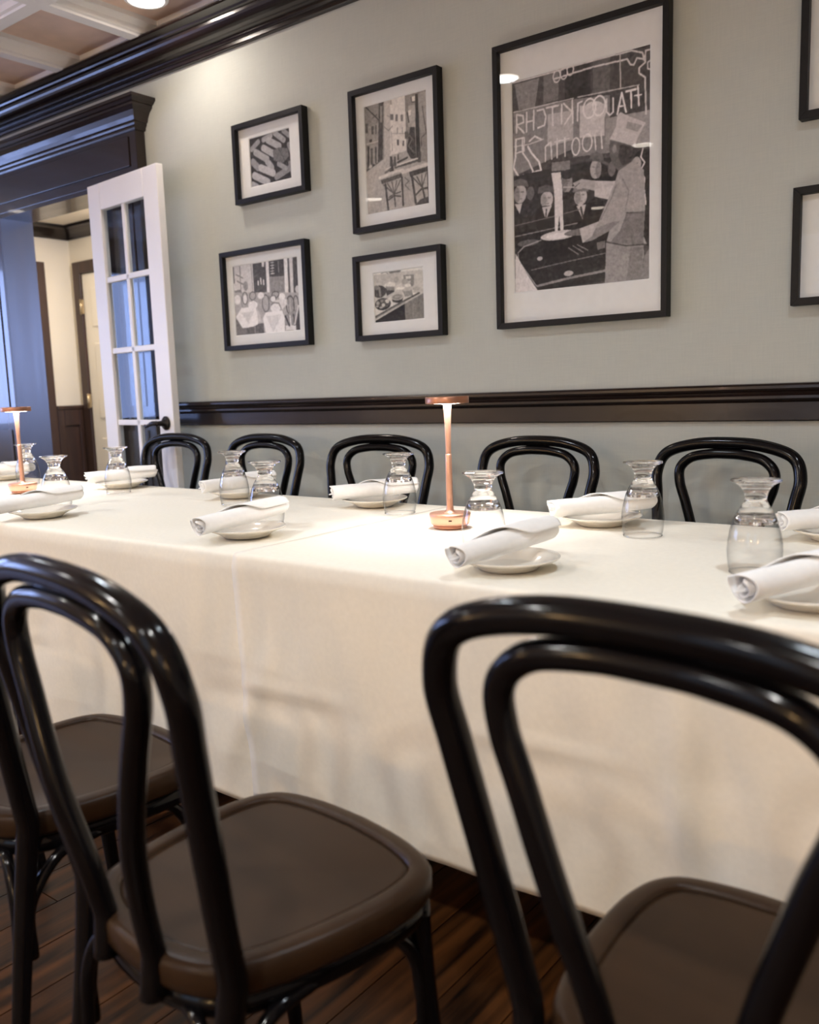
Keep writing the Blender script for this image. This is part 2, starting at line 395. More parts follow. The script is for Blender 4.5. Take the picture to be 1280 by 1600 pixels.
# passage beyond the opening
HX, HY, HZ = -6.13, 1.07, 2.36
tag(MB().box(HX-0.1, HX, WT, HY+0.1, 0, HZ).build('wall_passage_left', 'cream_paint'), 'cream wall at the left end of the passage', 'wall', kind='structure')
hb = MB().box(HX, -3.85, HY, HY+0.1, 0, HZ).box(-2.15, -1.2, HY, HY+0.1, 0, HZ).box(-3.85, -2.15, HY, HY+0.1, 0, 0.95).box(-3.85, -2.15, HY, HY+0.1, 2.05, HZ)
tag(hb.build('wall_passage_back', 'cream_paint'), 'cream back wall of the passage', 'wall', kind='structure')
tag(MB().box(-1.2, -1.1, WT, HY+0.1, 0, HZ).build('wall_passage_right', 'cream_paint'), 'cream wall at the right end of the passage', 'wall', kind='structure')
tag(MB().box(HX-0.1, -1.1, WT, HY+0.1, HZ, HZ+0.08).build('ceiling_passage', 'cream_paint'), 'cream ceiling of the passage', 'ceiling', kind='structure')
tag(MB().box(-3.85, -3.79, HY+0.02, HY+0.09, 0.95, 2.05).box(-2.21, -2.15, HY+0.02, HY+0.09, 0.95, 2.05).box(-3.79, -2.21, HY+0.02, HY+0.09, 0.95, 1.0).box(-3.79, -2.21, HY+0.02, HY+0.09, 2.0, 2.05).build('window_5', 'white_paint'), 'white window frame in the passage', 'window', kind='structure')
hc = [(0, -0.095), (-0.012, -0.095), (-0.016, -0.08), (-0.03, -0.06), (-0.06, -0.03), (-0.075, -0.02), (-0.08, 0.0), (0, 0)]
tr = empty('trim_4', (HX, HY, HZ)); tag(tr, 'dark brown crown moulding round the passage', 'moulding', kind='structure')
mb = MB(); n = len(hc)
vs = [(HX*0+(-a), a, z) for a, z in hc]+[(3.0, a, z) for a, z in hc]
mb.add(vs, [(i, (i+1) % n, n+(i+1) % n, n+i) for i in range(n)]); mb.build('moulding_back', 'trim_wood', tr, fix=True)
mb = MB(); vs = [(-a, a, z) for a, z in hc]+[(-a, -(HY-WT), z) for a, z in hc]
mb.add(vs, [(i, (i+1) % n, n+(i+1) % n, n+i) for i in range(n)]); mb.build('moulding_side', 'trim_wood', tr, fix=True)
# wainscot on the passage side wall and the strip beside the cream door
ws = empty('trim_5', (HX, HY, 0)); tag(ws, 'dark brown panelled wainscot in the passage', 'wainscot', kind='structure')
MB().box(0.0, 0.018, -0.225, 0.0, 0, 1.02).build('wainscot_board', 'door_casing_wood', ws)
MB().box(0.0, 0.035, -0.225, 0.0, 1.02, 1.05).build('wainscot_cap', 'door_casing_wood', ws, bevel=0.006)
MB().box(0.018, 0.03, -0.225, -0.17, 0, 1.02).box(0.018, 0.03, -0.05, -0.0, 0, 1.02).box(0.018, 0.03, -0.17, -0.05, 0.9, 1.02).box(0.018, 0.03, -0.17, -0.05, 0.0, 0.15).build('wainscot_frame', 'door_casing_wood', ws, bevel=0.004)
# casing of the side opening in the passage
cs = MB().box(HX, HX+0.025, 0.755, 0.845, 0, 2.09).box(HX, HX+0.025, 0.2, 0.755, 2.0, 2.09).build('trim_6', 'door_casing_wood', bevel=0.004)
tag(cs, 'dark brown door casing on the passage side wall', 'door casing', kind='structure')
# cream panelled door with brown casing on the passage back wall
d2 = empty('door_2', (-5.58, HY, 0)); tag(d2, 'cream panelled door with brown casing in the passage', 'door', kind='structure')
MB().box(-0.49, -0.40, -0.03, -0.001, 0, 2.097).box(0.40, 0.49, -0.03, -0.001, 0, 2.097).box(-0.40, 0.40, -0.03, -0.001, 2.01, 2.097).build('casing', 'door_casing_wood', d2, bevel=0.005)
MB().box(-0.395, 0.395, -0.012, -0.001, 0.01, 2.005).build('leaf', 'cream_paint', d2)
for zz0, zz1 in ((1.62, 1.9), (0.95, 1.5), (0.2, 0.8)):
    for xx0, xx1 in ((-0.29, -0.05), (0.05, 0.29)):
        MB().box(xx0, xx1, -0.02, -0.012, zz0, zz1).build('panel', 'cream_paint', d2, bevel=0.006)
for zz in (1.77, 1.08, 0.3):
    MB().box(-0.415, -0.385, -0.036, -0.02, zz-0.05, zz+0.05).tube([(-0.398, -0.04, zz-0.055), (-0.398, -0.04, zz+0.055)], 0.007, 8).build('hinge', 'brass', d2)
area_light('passage_light', (-5.0, 0.65, HZ-0.02), (0, 0, 0), 0.25, 0.25, 30, (1.0, 0.89, 0.78), 'DISK')

# the white french door, swung back against the wall
DH = 2.15; DW = 0.636
a_door = math.atan2(-0.055, 0.634)
dr = empty('door_1', (-4.068, -0.066, 0.0), a_door); tag(dr, 'white french door with ten panes standing open against the wall', 'door', kind='structure')
T = 0.036
sx0, sx1 = 0.115, 0.512          # glazed zone
pz = [0.30, 0.625, 0.972, 1.332, 1.682, 2.022]
def dbar(name, x0, x1, z0, z1, y0=-T, y1=0.0): return MB().box(x0, x1, y0, y1, z0, z1).build(name, 'white_paint', dr, bevel=0.004)
dbar('stile', 0.0, sx0, 0.008, DH); dbar('stile', sx1, DW, 0.008, DH)
dbar('top_rail', sx0, sx1, pz[-1], DH); dbar('bottom_rail', sx0, sx1, 0.008, pz[0])
mxc = (sx0+sx1)/2
dbar('muntin', mxc-0.014, mxc+0.014, pz[0], pz[-1], -T+0.006, -0.006)
for z in pz[1:-1]: dbar('muntin', sx0, sx1, z-0.014, z+0.014, -T+0.006, -0.006)
for i in range(5):
    for x0, x1 in ((sx0, mxc-0.014), (mxc+0.014, sx1)):
        MB().box(x0, x1, -T/2-0.002, -T/2+0.002, pz[i]+0.014*(i > 0), pz[i+1]-0.014*(i < 4)).build('pane', 'door_glass', dr)
hd = MB()
def rotlathe(prof, n, c):   # lathe about the -y axis
    t = MB().lathe(prof, n); return [(c[0]+v[0], c[1]-v[2], c[2]+v[1]) for v in t.v], t.f
v_, f_ = rotlathe([(0.0, 0.0), (0.033, 0.0), (0.034, 0.006), (0.028, 0.012), (0.014, 0.014), (0.012, 0.05), (0.014, 0.056), (0.0, 0.058)], 24, (DW-0.062, -T, 0.97)); rose = MB().add(v_, f_, 0, True).build('handle_rose', 'bronze', dr)
hd.tube(catmull([(DW-0.062, -T-0.05, 0.97), (DW-0.09, -T-0.055, 0.972), (DW-0.125, -T-0.052, 0.966), (DW-0.165, -T-0.048, 0.956), (DW-0.178, -T-0.046, 0.962)], 5), [0.011]*10+[0.008]*9+[0.006]*2, 10)
hd.build('lever', 'bronze', rose)
for z in (0.25, 1.08, 1.9): MB().tube([(-0.004, -T/2, z-0.05), (-0.004, -T/2, z+0.05)], 0.006, 10).build('hinge', 'bronze', dr)

# recessed ceiling lights
CELLS = [(0, 0), (1, -2), (1, -5), (-3, -5), (-3, -2), (5, -2), (5, -5), (-7, -2), (-7, -5), (3, -8), (-1, -8)]
WHERE = {(0, 0): 'nearest the doorway, beside the crown moulding'}
for i, j in CELLS:
    x, y = CX+i*CP, CY+j*CP
    t = empty('ceiling_light', (x, y, ZC-0.035))
    MB().lathe([(0.072, 0.035), (0.088, 0.035), (0.092, -0.004), (0.086, -0.009), (0.074, -0.010), (0.072, -0.006)], 32, close=True).build('trim_ring', 'ceiling_paint', t)
    MB().lathe([(0.0, -0.0055), (0.073, -0.0055), (0.073, -0.001), (0.0, -0.001)], 32, close=True).build('lens', 'downlight_glow', t)
    lab = 'round white recessed ceiling light, lit, beside the dark crown moulding' if (i, j) == (0, 0) else 'round white recessed ceiling light over the dining room, outside the photograph'
    tag(t, lab, 'ceiling light', 'recessed ceiling lights')
    lo = area_light('ceiling_light_lamp', (0, 0, -0.014), (0, 0, 0), 0.13, 0.13, LAMP_W*(0.13 if j == 0 else 0.28 if j > -4 else 0.78), (1.0, 0.86, 0.76) if j == 0 else NEUTRAL if j > -4 else (0.95, 0.95, 0.92), 'DISK', 2.6 if j else PI); lo.parent = t

# unseen fill lamps added on the front wall to warm the cloth front
simple('fill_lamp_shade', srgb(240, 220, 186), 0.8, noise=20, vary=0.03)
MATS['fill_lamp_shade'].node_tree.nodes['Principled BSDF'].inputs['Emission Color'].default_value = (1.0, 0.72, 0.42, 1)
MATS['fill_lamp_shade'].node_tree.nodes['Principled BSDF'].inputs['Emission Strength'].default_value = 1.6
for k, x in enumerate((-6.2, -3.4, -0.3, 2.2)):
    t = empty('fill_sconce', (x, YF, 1.42)); tag(t, 'added fill lamp, shaped as a sconce with parchment shade, behind the photographer, outside the photograph', 'wall lamp', 'added fill lamps')
    MB().box(-0.05, 0.05, 0.001, 0.018, -0.12, 0.08).build('backplate', 'bronze', t, bevel=0.004)
    MB().tube(catmull([(0, 0.015, -0.06), (0, 0.07, -0.08), (0, 0.11, -0.05), (0, 0.11, 0.0)], 5), 0.008, 10).build('arm', 'bronze', t)
    MB().lathe([(0.085, 0.0), (0.060, 0.17), (0.058, 0.17), (0.083, 0.0)], 32, (0, 0.11, 0.0), close=True).build('shade', 'fill_lamp_shade', t)
    pl = bpy.data.lights.new('fill_light', 'POINT'); pl.energy = 41; pl.color = WARM; pl.shadow_soft_size = 0.09
    po = bpy.data.objects.new('fill_light', pl); COL.objects.link(po); po.parent = t; po.location = (0, 0.26, 0.06)  # added warm fill, placed in front of the shade

# flat prints: (x0, x1, z0, z1 on the wall), ground grey, shapes in print coordinates (u right, v down)
ART = {
 'E': ([-1.651, -1.1539, 1.423, 2.131], 0.25, [
  ('p',[(.0,-.0),(1.0,-.0),(1.0,.194),(-.004,.132)],.26),('p',[(.249,.005),(.361,.008),(.358,.136),(.246,.138)],.42),('p',[(.608,.006),(.728,.011),(.726,.162),(.607,.153)],.36),
  ('p',[(.408,.006),(.593,.012),(.591,.16),(.406,.143)],.18),('p',[(.025,.018),(.216,.019),(.18,.148),(.055,.14)],.5),('p',[(.013,.144),(.468,.152),(.465,.369),(.004,.441)],.5),
  ('p',[(.468,.152),(.726,.171),(.724,.42),(.464,.407)],.5),('e',.606,.237,.0928,.0559,.85),('p',[(.514,.187),(.689,.202),(.688,.341),(.512,.328)],.82),('p',[(.277,.191),(.467,.199),(.465,.331),(.274,.336)],.72),
  ('p',[(.696,.268),(1.0,.274),(1.0,.418),(.695,.379)],.6),('l',[(-.0,.007),(.329,.008),(.548,.005),(.873,.008),(.944,.029),(.958,.062)],.0114,.85),('l',[(.328,.041),(.608,.033),(.844,.039),(.865,.065),(.887,.07),(.908,.045),(.958,.058)],.0112,.85),
  ('o',.348,.032,.026,.0264,.0089,.85),('o',.4,.026,.0257,.0263,.0088,.85),('o',.447,.019,.0223,.0243,.0088,.85),('l',[(.997,.024),(.965,.023),(.962,.072),(.923,.088),(.922,.11),(.962,.134),(.969,.288)],.0109,.85),
  ('l',[(.794,-.001),(.8,.155)],.0083,.75),('l',[(.997,.069),(.979,.074),(.979,.101),(.997,.106)],.0095,.85),('l',[(.013,.144),(.468,.147)],.0076,.8),('l',[(.499,.147),(.922,.159)],.0071,.8),
  ('l',[(.038,.158),(.035,.241)],.0125,.88),('l',[(.038,.158),(.088,.17),(.092,.2),(.036,.207),(.094,.249)],.0124,.88),('l',[(.117,.159),(.114,.247)],.0123,.88),
  ('l',[(.171,.157),(.169,.244)],.0122,.88),('l',[(.116,.203),(.17,.203)],.0107,.88),('l',[(.199,.163),(.245,.162),(.264,.199),(.252,.236),(.202,.241)],.0121,.9),
  ('l',[(.269,.161),(.358,.162)],.012,.9),('l',[(.313,.163),(.316,.245)],.012,.9),('l',[(.382,.163),(.38,.246)],.0119,.9),('l',[(.46,.155),(.463,.255)],.0117,.9),
  ('l',[(.397,.16),(.46,.207),(.404,.252)],.0118,.9),('l',[(.498,.25),(.499,.175),(.53,.17)],.0116,.92),('o',.583,.208,.0435,.0419,.0115,.95),('o',.651,.206,.0429,.0417,.0114,.95),
  ('l',[(.704,.186),(.703,.241),(.726,.258),(.748,.248),(.748,.188)],.0113,.92),('l',[(.777,.261),(.807,.174),(.836,.26)],.0125,.95),('l',[(.785,.23),(.829,.232)],.0098,.95),
  ('l',[(.836,.174),(.901,.174)],.0124,.95),('l',[(.869,.174),(.872,.247)],.0124,.95),('l',[(.915,.165),(.922,.245)],.0123,.95),('l',[(.894,.2),(.939,.202)],.0096,.95),
  ('l',[(.026,.27),(.094,.271),(.092,.332),(.033,.335)],.0109,.88),('l',[(.017,.303),(.126,.307),(.242,.298)],.0093,.8),('l',[(.135,.293),(.177,.276),(.223,.295)],.0123,.9),
  ('l',[(.123,.316),(.15,.349),(.207,.396),(.223,.437),(.156,.441)],.0138,.92),('l',[(.029,.275),(.024,.354),(.005,.401),(.047,.446),(.164,.445)],.0141,.92),
  ('l',[(.08,.272),(.082,.341),(.128,.386),(.165,.442)],.0124,.9),('l',[(.256,.401),(.258,.334),(.299,.317),(.305,.396)],.0106,.88),('l',[(.347,.311),(.345,.395)],.0105,.88),
  ('l',[(.403,.314),(.404,.395)],.0104,.88),('l',[(.331,.322),(.434,.32)],.0104,.88),('o',.484,.362,.0285,.038,.0103,.9),('o',.566,.356,.0343,.0377,.0102,.92),
  ('l',[(.62,.332),(.627,.394)],.0101,.9),('l',[(.665,.329),(.672,.395)],.01,.9),('p',[(.004,.441),(.724,.439),(.722,.74),(-.004,.733)],.16),('p',[(.305,.412),(.44,.419),(.44,.462),(.304,.451)],.5),
  ('p',[(.724,.439),(1.0,.436),(1.0,.858),(.722,.74)],.13),('e',.056,.529,.0498,.0439,.7),('e',.032,.53,.0241,.036,.5),('l',[(.029,.517),(.046,.519)],.0079,.4),
  ('l',[(.063,.52),(.084,.522)],.0078,.4),('l',[(.055,.522),(.051,.536)],.0063,.58),('l',[(.042,.551),(.073,.553)],.0047,.45),('p',[(-.008,.49),(.004,.461),(.063,.456),(.114,.473),(.125,.503),(.057,.489)],.36),
  ('p',[(-.0,.587),(.043,.576),(.086,.575),(.167,.688),(.183,.715),(-.004,.723)],.14),('p',[(.012,.573),(.072,.574),(.05,.622)],.78),('e',.137,.534,.0304,.0317,.38),
  ('e',.264,.577,.0479,.0393,.76),('e',.241,.578,.0216,.0295,.58),('l',[(.239,.566),(.256,.568)],.0061,.45),('l',[(.274,.569),(.292,.571)],.0061,.45),('l',[(.266,.571),(.262,.584)],.0061,.62),
  ('l',[(.252,.595),(.28,.597)],.0046,.5),('p',[(.192,.543),(.204,.513),(.262,.508),(.319,.524),(.325,.551),(.261,.541)],.34),('p',[(.177,.619),(.227,.604),(.304,.607),(.347,.715),(.183,.718)],.09),
  ('p',[(.227,.609),(.304,.607),(.254,.671)],.78),('l',[(.26,.623),(.254,.666)],.0107,.2),('e',.415,.517,.0434,.0444,.56),('e',.399,.52,.0226,.0348,.42),
  ('l',[(.396,.507),(.434,.511)],.0074,.4),('e',.424,.479,.0513,.0212,.17),('p',[(.39,.558),(.462,.561),(.461,.619),(.397,.622)],.15),('p',[(.461,.628),(.492,.622),(.555,.623),(.692,.628),(.662,.682),(.468,.697)],.09),
  ('e',.516,.591,.0473,.0384,.72),('e',.496,.591,.0222,.0308,.55),('l',[(.493,.579),(.509,.581)],.0074,.45),('l',[(.526,.582),(.543,.584)],.0073,.45),('l',[(.518,.584),(.515,.597)],.0059,.6),
  ('l',[(.504,.609),(.53,.611)],.0044,.48),('p',[(.455,.565),(.465,.547),(.517,.544),(.571,.557),(.577,.573),(.517,.567)],.42),('p',[(.484,.629),(.555,.628),(.53,.693)],.75),
  ('l',[(.519,.639),(.531,.683)],.0133,.22),('p',[(.564,.524),(.663,.516),(.738,.525),(.738,.59),(.602,.547)],.1),('e',.626,.479,.0401,.0434,.7),('e',.645,.486,.02,.0358,.52),
  ('l',[(.603,.468),(.618,.47)],.0058,.42),('l',[(.633,.471),(.649,.473)],.0058,.42),('l',[(.624,.472),(.621,.487)],.0058,.6),('l',[(.613,.499),(.638,.502)],.0043,.48),
  ('p',[(.58,.436),(.591,.409),(.634,.404),(.676,.422),(.686,.458)],.4),('l',[(.562,.434),(.634,.439),(.709,.467)],.0173,.32),('e',.739,.492,.0272,.0336,.4),
  ('e',.907,.493,.0321,.033,.66),('l',[(.894,.486),(.92,.489)],.0055,.5),('l',[(.95,.43),(.936,.465),(.962,.491),(.936,.52),(.962,.559),(.957,.596),(.971,.671)],.0096,.9),
  ('p',[(.005,.709),(.507,.696),(.722,.692),(.72,.988),(.193,.997),(.019,.837)],.1),('l',[(.006,.675),(.348,.658),(.508,.647)],.0061,.42),('l',[(.013,.727),(.491,.707)],.0077,.5),
  ('p',[(.3,.46),(.371,.462),(.383,.552),(.389,.74),(.366,.741),(.358,.657),(.344,.736),(.324,.73),(.321,.546)],.88),('p',[(.232,.754),(.459,.764),(.449,.851),(.23,.849)],.06),
  ('e',.35,.75,.1368,.0216,.8),('e',.35,.752,.0977,.0128,.9),('e',.114,.766,.0851,.0161,.32),('l',[(.215,.762),(.08,.781),(.031,.807),(.036,.843),(.094,.899),(.177,.976)],.0079,.6),
  ('l',[(.137,.897),(.344,.882),(.69,.861)],.0076,.4),('l',[(.185,.976),(.44,.954),(.69,.94)],.0166,.5),('e',.205,.847,.0218,.01,.7),('e',.424,.933,.0354,.0128,.7),
  ('l',[(.458,.808),(.536,.844)],.0074,.45),('l',[(.49,.806),(.568,.837)],.0074,.45),('l',[(.426,.815),(.497,.85)],.0075,.45),('p',[(.63,.808),(.691,.804),(.691,.837),(.637,.842)],.4),
  ('p',[(.011,.806),(.036,.833),(.094,.904),(.185,.997),(.005,1.0)],.85),('p',[(.725,.365),(.915,.417),(.878,.481),(.783,.507),(.746,.47),(.724,.434)],.36),
  ('p',[(.798,.393),(.922,.427),(.871,.477),(.813,.487),(.783,.446)],.22),('e',.757,.408,.0135,.0185,.55),('p',[(.777,.266),(.799,.255),(.85,.278),(.969,.324),(.915,.38),(.897,.416),(.725,.36),(.767,.315)],.8),
  ('p',[(.846,.302),(.946,.332),(.915,.355),(.837,.33)],.62),('p',[(.617,.53),(.753,.547),(.798,.541),(.723,.626),(.617,.601)],.78),('p',[(.459,.524),(.525,.512),(.621,.53),(.617,.575),(.54,.555),(.493,.556)],.68),
  ('l',[(.391,.534),(.493,.545)],.0104,.7),('l',[(.475,.543),(.509,.529)],.0059,.3),('p',[(.783,.507),(.886,.474),(.957,.522),(.966,.67),(.957,.808),(.979,.843),(.84,.847),(.698,.816),(.721,.764),(.599,.796),(.529,.801),(.506,.734),(.646,.714),(.723,.608),(.76,.555)],.62),
  ('p',[(.841,.695),(.96,.697),(.957,.845),(.721,.818),(.796,.77)],.44),('p',[(.529,.801),(.599,.796),(.721,.764),(.796,.728),(.752,.724),(.6,.748)],.5),
  ('l',[(.661,.706),(.738,.619),(.768,.566)],.0086,.5),('l',[(.841,.695),(.957,.706)],.007,.3),('l',[(.812,.543),(.856,.603),(.834,.685)],.0084,.54),('e',.506,.749,.1107,.0155,.4),
  ('p',[(.506,.734),(.646,.714),(.599,.776),(.529,.801)],.72),('p',[(.698,.816),(.957,.845),(.96,.892),(.931,.998),(.689,.998)],.55),('p',[(.87,.847),(.957,.855),(.935,.998),(.84,.996)],.45),
  ('l',[(.706,.813),(.84,.84),(.96,.844)],.0099,.25),('p',[(1.0,.858),(.964,.893),(.928,.997),(1.0,1.0)],.48),
 ]),
 'A': ([-2.9713, -2.7291, 1.9911, 2.1901], 0.14, [
  ('l',[(.055,.225),(.226,.111)],.092,.5),('l',[(.358,.098),(.54,.055)],.0947,.55),('l',[(.469,.134),(.736,.31)],.1125,.6),('l',[(.641,.025),(.847,.213)],.0971,.55),
  ('l',[(.849,.032),(.982,.152)],.082,.5),('l',[(.347,.262),(.614,.449)],.1146,.62),('l',[(.148,.307),(.424,.504)],.1179,.58),('l',[(.064,.484),(.19,.624)],.1208,.5),
  ('l',[(.431,.555),(.533,.696)],.1147,.6),('l',[(.258,.644),(.556,.807)],.1228,.68),('l',[(.088,.766),(.414,.96)],.1258,.66),('l',[(.634,.9),(.929,.8)],.1098,.5),
  ('l',[(.699,.654),(.869,.774)],.0839,.55),('l',[(.957,.323),(1.009,.471)],.075,.5),('l',[(.033,.931),(.148,1.002)],.093,.6),('l',[(.959,.678),(.996,.842)],.0627,.45),
  ('p',[(.57,.367),(.72,.327),(.93,.396),(.957,.559),(.796,.658),(.582,.561)],.36),('l',[(.718,.355),(.846,.619)],.0161,.28),
 ]),
 'B': ([-3.1263, -2.7205, 1.3626, 1.6672], 0.74, [
  ('p',[(-.0,-.0),(.318,.002),(.325,.434),(.006,.441)],.8),('l',[(.118,.006),(.117,.374)],.013,.42),('l',[(.013,.002),(.016,.233)],.0218,.4),('l',[(.054,.123),(.156,.183)],.0152,.5),
  ('l',[(.062,.216),(.164,.276)],.0173,.5),('e',.196,.303,.0388,.0685,.55),('l',[(.299,.01),(.307,.409)],.0106,.55),('p',[(.01,.348),(.122,.34),(.132,.41),(.014,.418)],.45),
  ('p',[(.325,.0),(.526,.001),(.524,.426),(.326,.417)],.28),('l',[(.396,.262),(.397,.307)],.019,.9),('l',[(.439,.223),(.441,.302)],.0168,.9),('l',[(.481,.257),(.482,.313)],.0189,.9),
  ('p',[(.464,.001),(.508,.002),(.498,.073),(.467,.069)],.85),('p',[(.53,.001),(.57,.0),(.562,.442),(.525,.437)],.92),('p',[(.574,-.003),(.797,.001),(.796,.241),(.573,.221)],.24),
  ('l',[(.625,.025),(.624,.192)],.0083,.6),('l',[(.6,.032),(.649,.031)],.0083,.8),('l',[(.598,.071),(.651,.071)],.0083,.8),('l',[(.597,.11),(.65,.109)],.0083,.8),
  ('l',[(.595,.149),(.648,.149)],.0083,.8),('l',[(.597,.183),(.652,.183)],.0083,.8),('l',[(.717,.028),(.717,.172)],.0144,.5),('p',[(.573,.221),(.796,.239),(.793,.46),(.572,.443)],.52),
  ('p',[(.805,.002),(.853,.001),(.848,.478),(.797,.472)],.92),('p',[(.853,.001),(.877,.001),(.878,.504),(.847,.5)],.3),('p',[(.877,.001),(.929,.001),(.922,.51),(.878,.504)],.82),
  ('p',[(.929,.001),(1.001,.001),(1.002,.52),(.922,.51)],.25),('e',.978,.44,.0297,.0493,.8),('p',[(.003,.37),(1.0,.487),(1.0,.828),(.004,.766)],.66),('o',.175,.473,.0416,.086,.0108,.38),
  ('o',.299,.454,.0487,.0569,.0107,.36),('o',.496,.581,.0527,.1185,.0126,.36),('o',.65,.476,.0518,.0447,.0124,.3),('o',.611,.527,.0496,.0448,.0104,.4),('o',.863,.647,.0579,.1273,.0143,.28),
  ('o',.863,.647,.0265,.1107,.0081,.4),('o',.947,.635,.0358,.1101,.0121,.3),('l',[(.55,.485),(.543,.665)],.0146,.4),('l',[(.118,.431),(.124,.594)],.0109,.5),
  ('e',.05,.481,.0526,.0693,.9),('e',.175,.484,.0286,.0631,.9),('e',.426,.464,.0506,.0475,.92),('e',.747,.516,.0464,.05,.93),('e',.611,.532,.0372,.0392,.92),
  ('p',[(.61,.549),(.818,.552),(.815,.63),(.74,.688),(.608,.605)],.86),('e',.293,.579,.0744,.0628,.93),('e',.643,.654,.0766,.0695,.93),('l',[(.576,.613),(.621,.584),(.694,.599),(.728,.675)],.0145,.5),
  ('l',[(.257,.529),(.309,.512),(.359,.547)],.0085,.55),('p',[(.005,.755),(.089,.793),(.111,.894),(.358,.85),(.447,.854),(.452,.993),(-.0,1.0)],.42),('p',[(.176,.889),(.358,.85),(.447,.854),(.452,.993),(.178,.996)],.34),
  ('l',[(.306,.868),(.307,.994)],.0086,.6),('p',[(.013,.721),(.11,.604),(.33,.606),(.364,.713),(.358,.861),(.28,.888),(.11,.896),(.037,.776)],.95),('p',[(.094,.672),(.308,.673),(.205,.828)],.84),
  ('p',[(.355,.632),(.402,.718),(.417,.822),(.359,.827)],.8),('p',[(.438,.778),(.491,.705),(.739,.705),(.804,.919),(.813,1.009),(.479,1.005)],.97),('p',[(.489,.761),(.731,.754),(.592,.993)],.86),
  ('p',[(.773,.781),(.999,.696),(1.0,1.0),(.765,.993)],.55),('p',[(.78,.916),(.937,.927),(.928,1.004),(.777,1.0)],.9),('l',[(.785,.788),(.835,.92)],.0226,.2),
  ('l',[(.906,.774),(.913,.919)],.0163,.22),('p',[(.931,.921),(.993,.695),(1.0,1.0),(.94,1.0)],.22),('l',[(.982,.661),(.914,.908)],.0142,.9),('l',[(.852,.79),(.859,.925)],.0163,.9),
  ('l',[(.771,.994),(.91,.997)],.0123,.3),
 ]),
 'C': ([-2.3173, -2.0188, 1.7844, 2.1865], 0.72, [
  ('p',[(-.0,.0),(.339,-.002),(.309,.516),(.001,.6)],.55),('p',[(-.0,.0),(.272,-.002),(.261,.181),(.008,.188)],.48),('l',[(.029,.004),(.262,.171)],.0152,.2),
  ('l',[(.149,.123),(.218,.101)],.0118,.25),('p',[(.253,.001),(.326,.003),(.283,.529),(.205,.529)],.25),('p',[(.27,.035),(.308,.04),(.296,.186),(.261,.181)],.5),
  ('p',[(.02,.157),(.06,.163),(.055,.248),(.014,.242)],.28),('p',[(.117,.193),(.156,.198),(.151,.272),(.113,.266)],.28),('p',[(.179,.191),(.206,.195),(.201,.279),(.174,.275)],.35),
  ('l',[(.027,.346),(.213,.344)],.0102,.75),('p',[(.04,.363),(.071,.368),(.058,.57),(.027,.566)],.25),('p',[(.093,.392),(.128,.397),(.119,.545),(.084,.541)],.3),
  ('p',[(.164,.385),(.191,.389),(.181,.542),(.154,.539)],.3),('e',.097,.323,.0237,.0148,.2),('l',[(.012,.585),(.141,.564),(.279,.523)],.0272,.3),('e',.073,.561,.0276,.0149,.75),
  ('e',.132,.552,.0236,.0106,.2),('p',[(.339,-.002),(.67,-.004),(.67,.49),(.357,.507)],.86),('p',[(.339,-.002),(.435,-.001),(.416,.488),(.338,.509)],.72),
  ('p',[(.427,.131),(.481,.139),(.478,.191),(.424,.183)],.42),('p',[(.511,.146),(.549,.151),(.545,.211),(.508,.206)],.45),('p',[(.595,.161),(.632,.166),(.629,.223),(.592,.218)],.45),
  ('p',[(.523,.371),(.555,.375),(.552,.427),(.52,.423)],.35),('p',[(.61,.393),(.638,.397),(.636,.443),(.608,.44)],.4),('p',[(.529,.261),(.546,.264),(.543,.316),(.526,.313)],.6),
  ('p',[(.608,.272),(.623,.274),(.62,.326),(.605,.324)],.6),('l',[(.445,.307),(.669,.338)],.0083,.6),('l',[(.317,.221),(.39,.273),(.459,.241)],.01,.45),('l',[(.437,.29),(.446,.46)],.01,.6),
  ('p',[(.434,.007),(.462,.011),(.46,.052),(.432,.048)],.6),('l',[(.379,.135),(.425,.157)],.01,.55),('p',[(.67,-.004),(1.0,-.0),(.994,.657),(.666,.573)],.52),
  ('p',[(.72,.101),(.83,.108),(.82,.302),(.71,.287)],.68),('p',[(.881,.023),(.999,.02),(.99,.367),(.89,.364)],.6),('p',[(.779,.033),(.83,.033),(.828,.076),(.777,.073)],.9),
  ('l',[(.76,.035),(.776,.079),(.813,.084)],.0097,.25),('p',[(.712,.144),(.758,.144),(.752,.189),(.715,.189)],.9),('l',[(.698,.16),(.721,.247)],.0147,.25),
  ('p',[(.824,.016),(.864,.02),(.885,.606),(.819,.598)],.18),('p',[(.737,.291),(.805,.3),(.814,.577),(.667,.56),(.682,.45)],.22),('l',[(.67,.323),(.768,.399),(.701,.452),(.789,.526)],.0196,.38),
  ('l',[(.929,.138),(.981,.376),(.906,.407),(.902,.479)],.0129,.3),('p',[(.652,.32),(.707,.328),(.704,.39),(.648,.382)],.35),('p',[(.001,.6),(.358,.501),(.67,.49),(.731,.571),(.995,.636),(1.0,1.0),(.0,1.0)],.66),
  ('p',[(.001,.6),(.358,.501),(.434,.501),(.212,.674),(.0,1.0)],.7),('l',[(.525,.576),(.676,.553)],.0264,.25),('l',[(.485,.613),(.841,.596)],.0362,.3),('l',[(.485,.602),(.842,.58)],.0197,.85),
  ('p',[(.405,.507),(.439,.512),(.459,.662),(.393,.654)],.25),('p',[(.467,.516),(.494,.519),(.504,.605),(.451,.603)],.3),('p',[(.525,.502),(.544,.505),(.548,.558),(.518,.554)],.3),
  ('l',[(.32,.645),(.398,.623)],.0268,.4),('l',[(.332,.615),(.409,.603)],.0134,.85),('p',[(.845,.523),(.891,.529),(.886,.622),(.84,.616)],.3),('l',[(.222,.681),(.425,.658),(.596,.653)],.0368,.85),
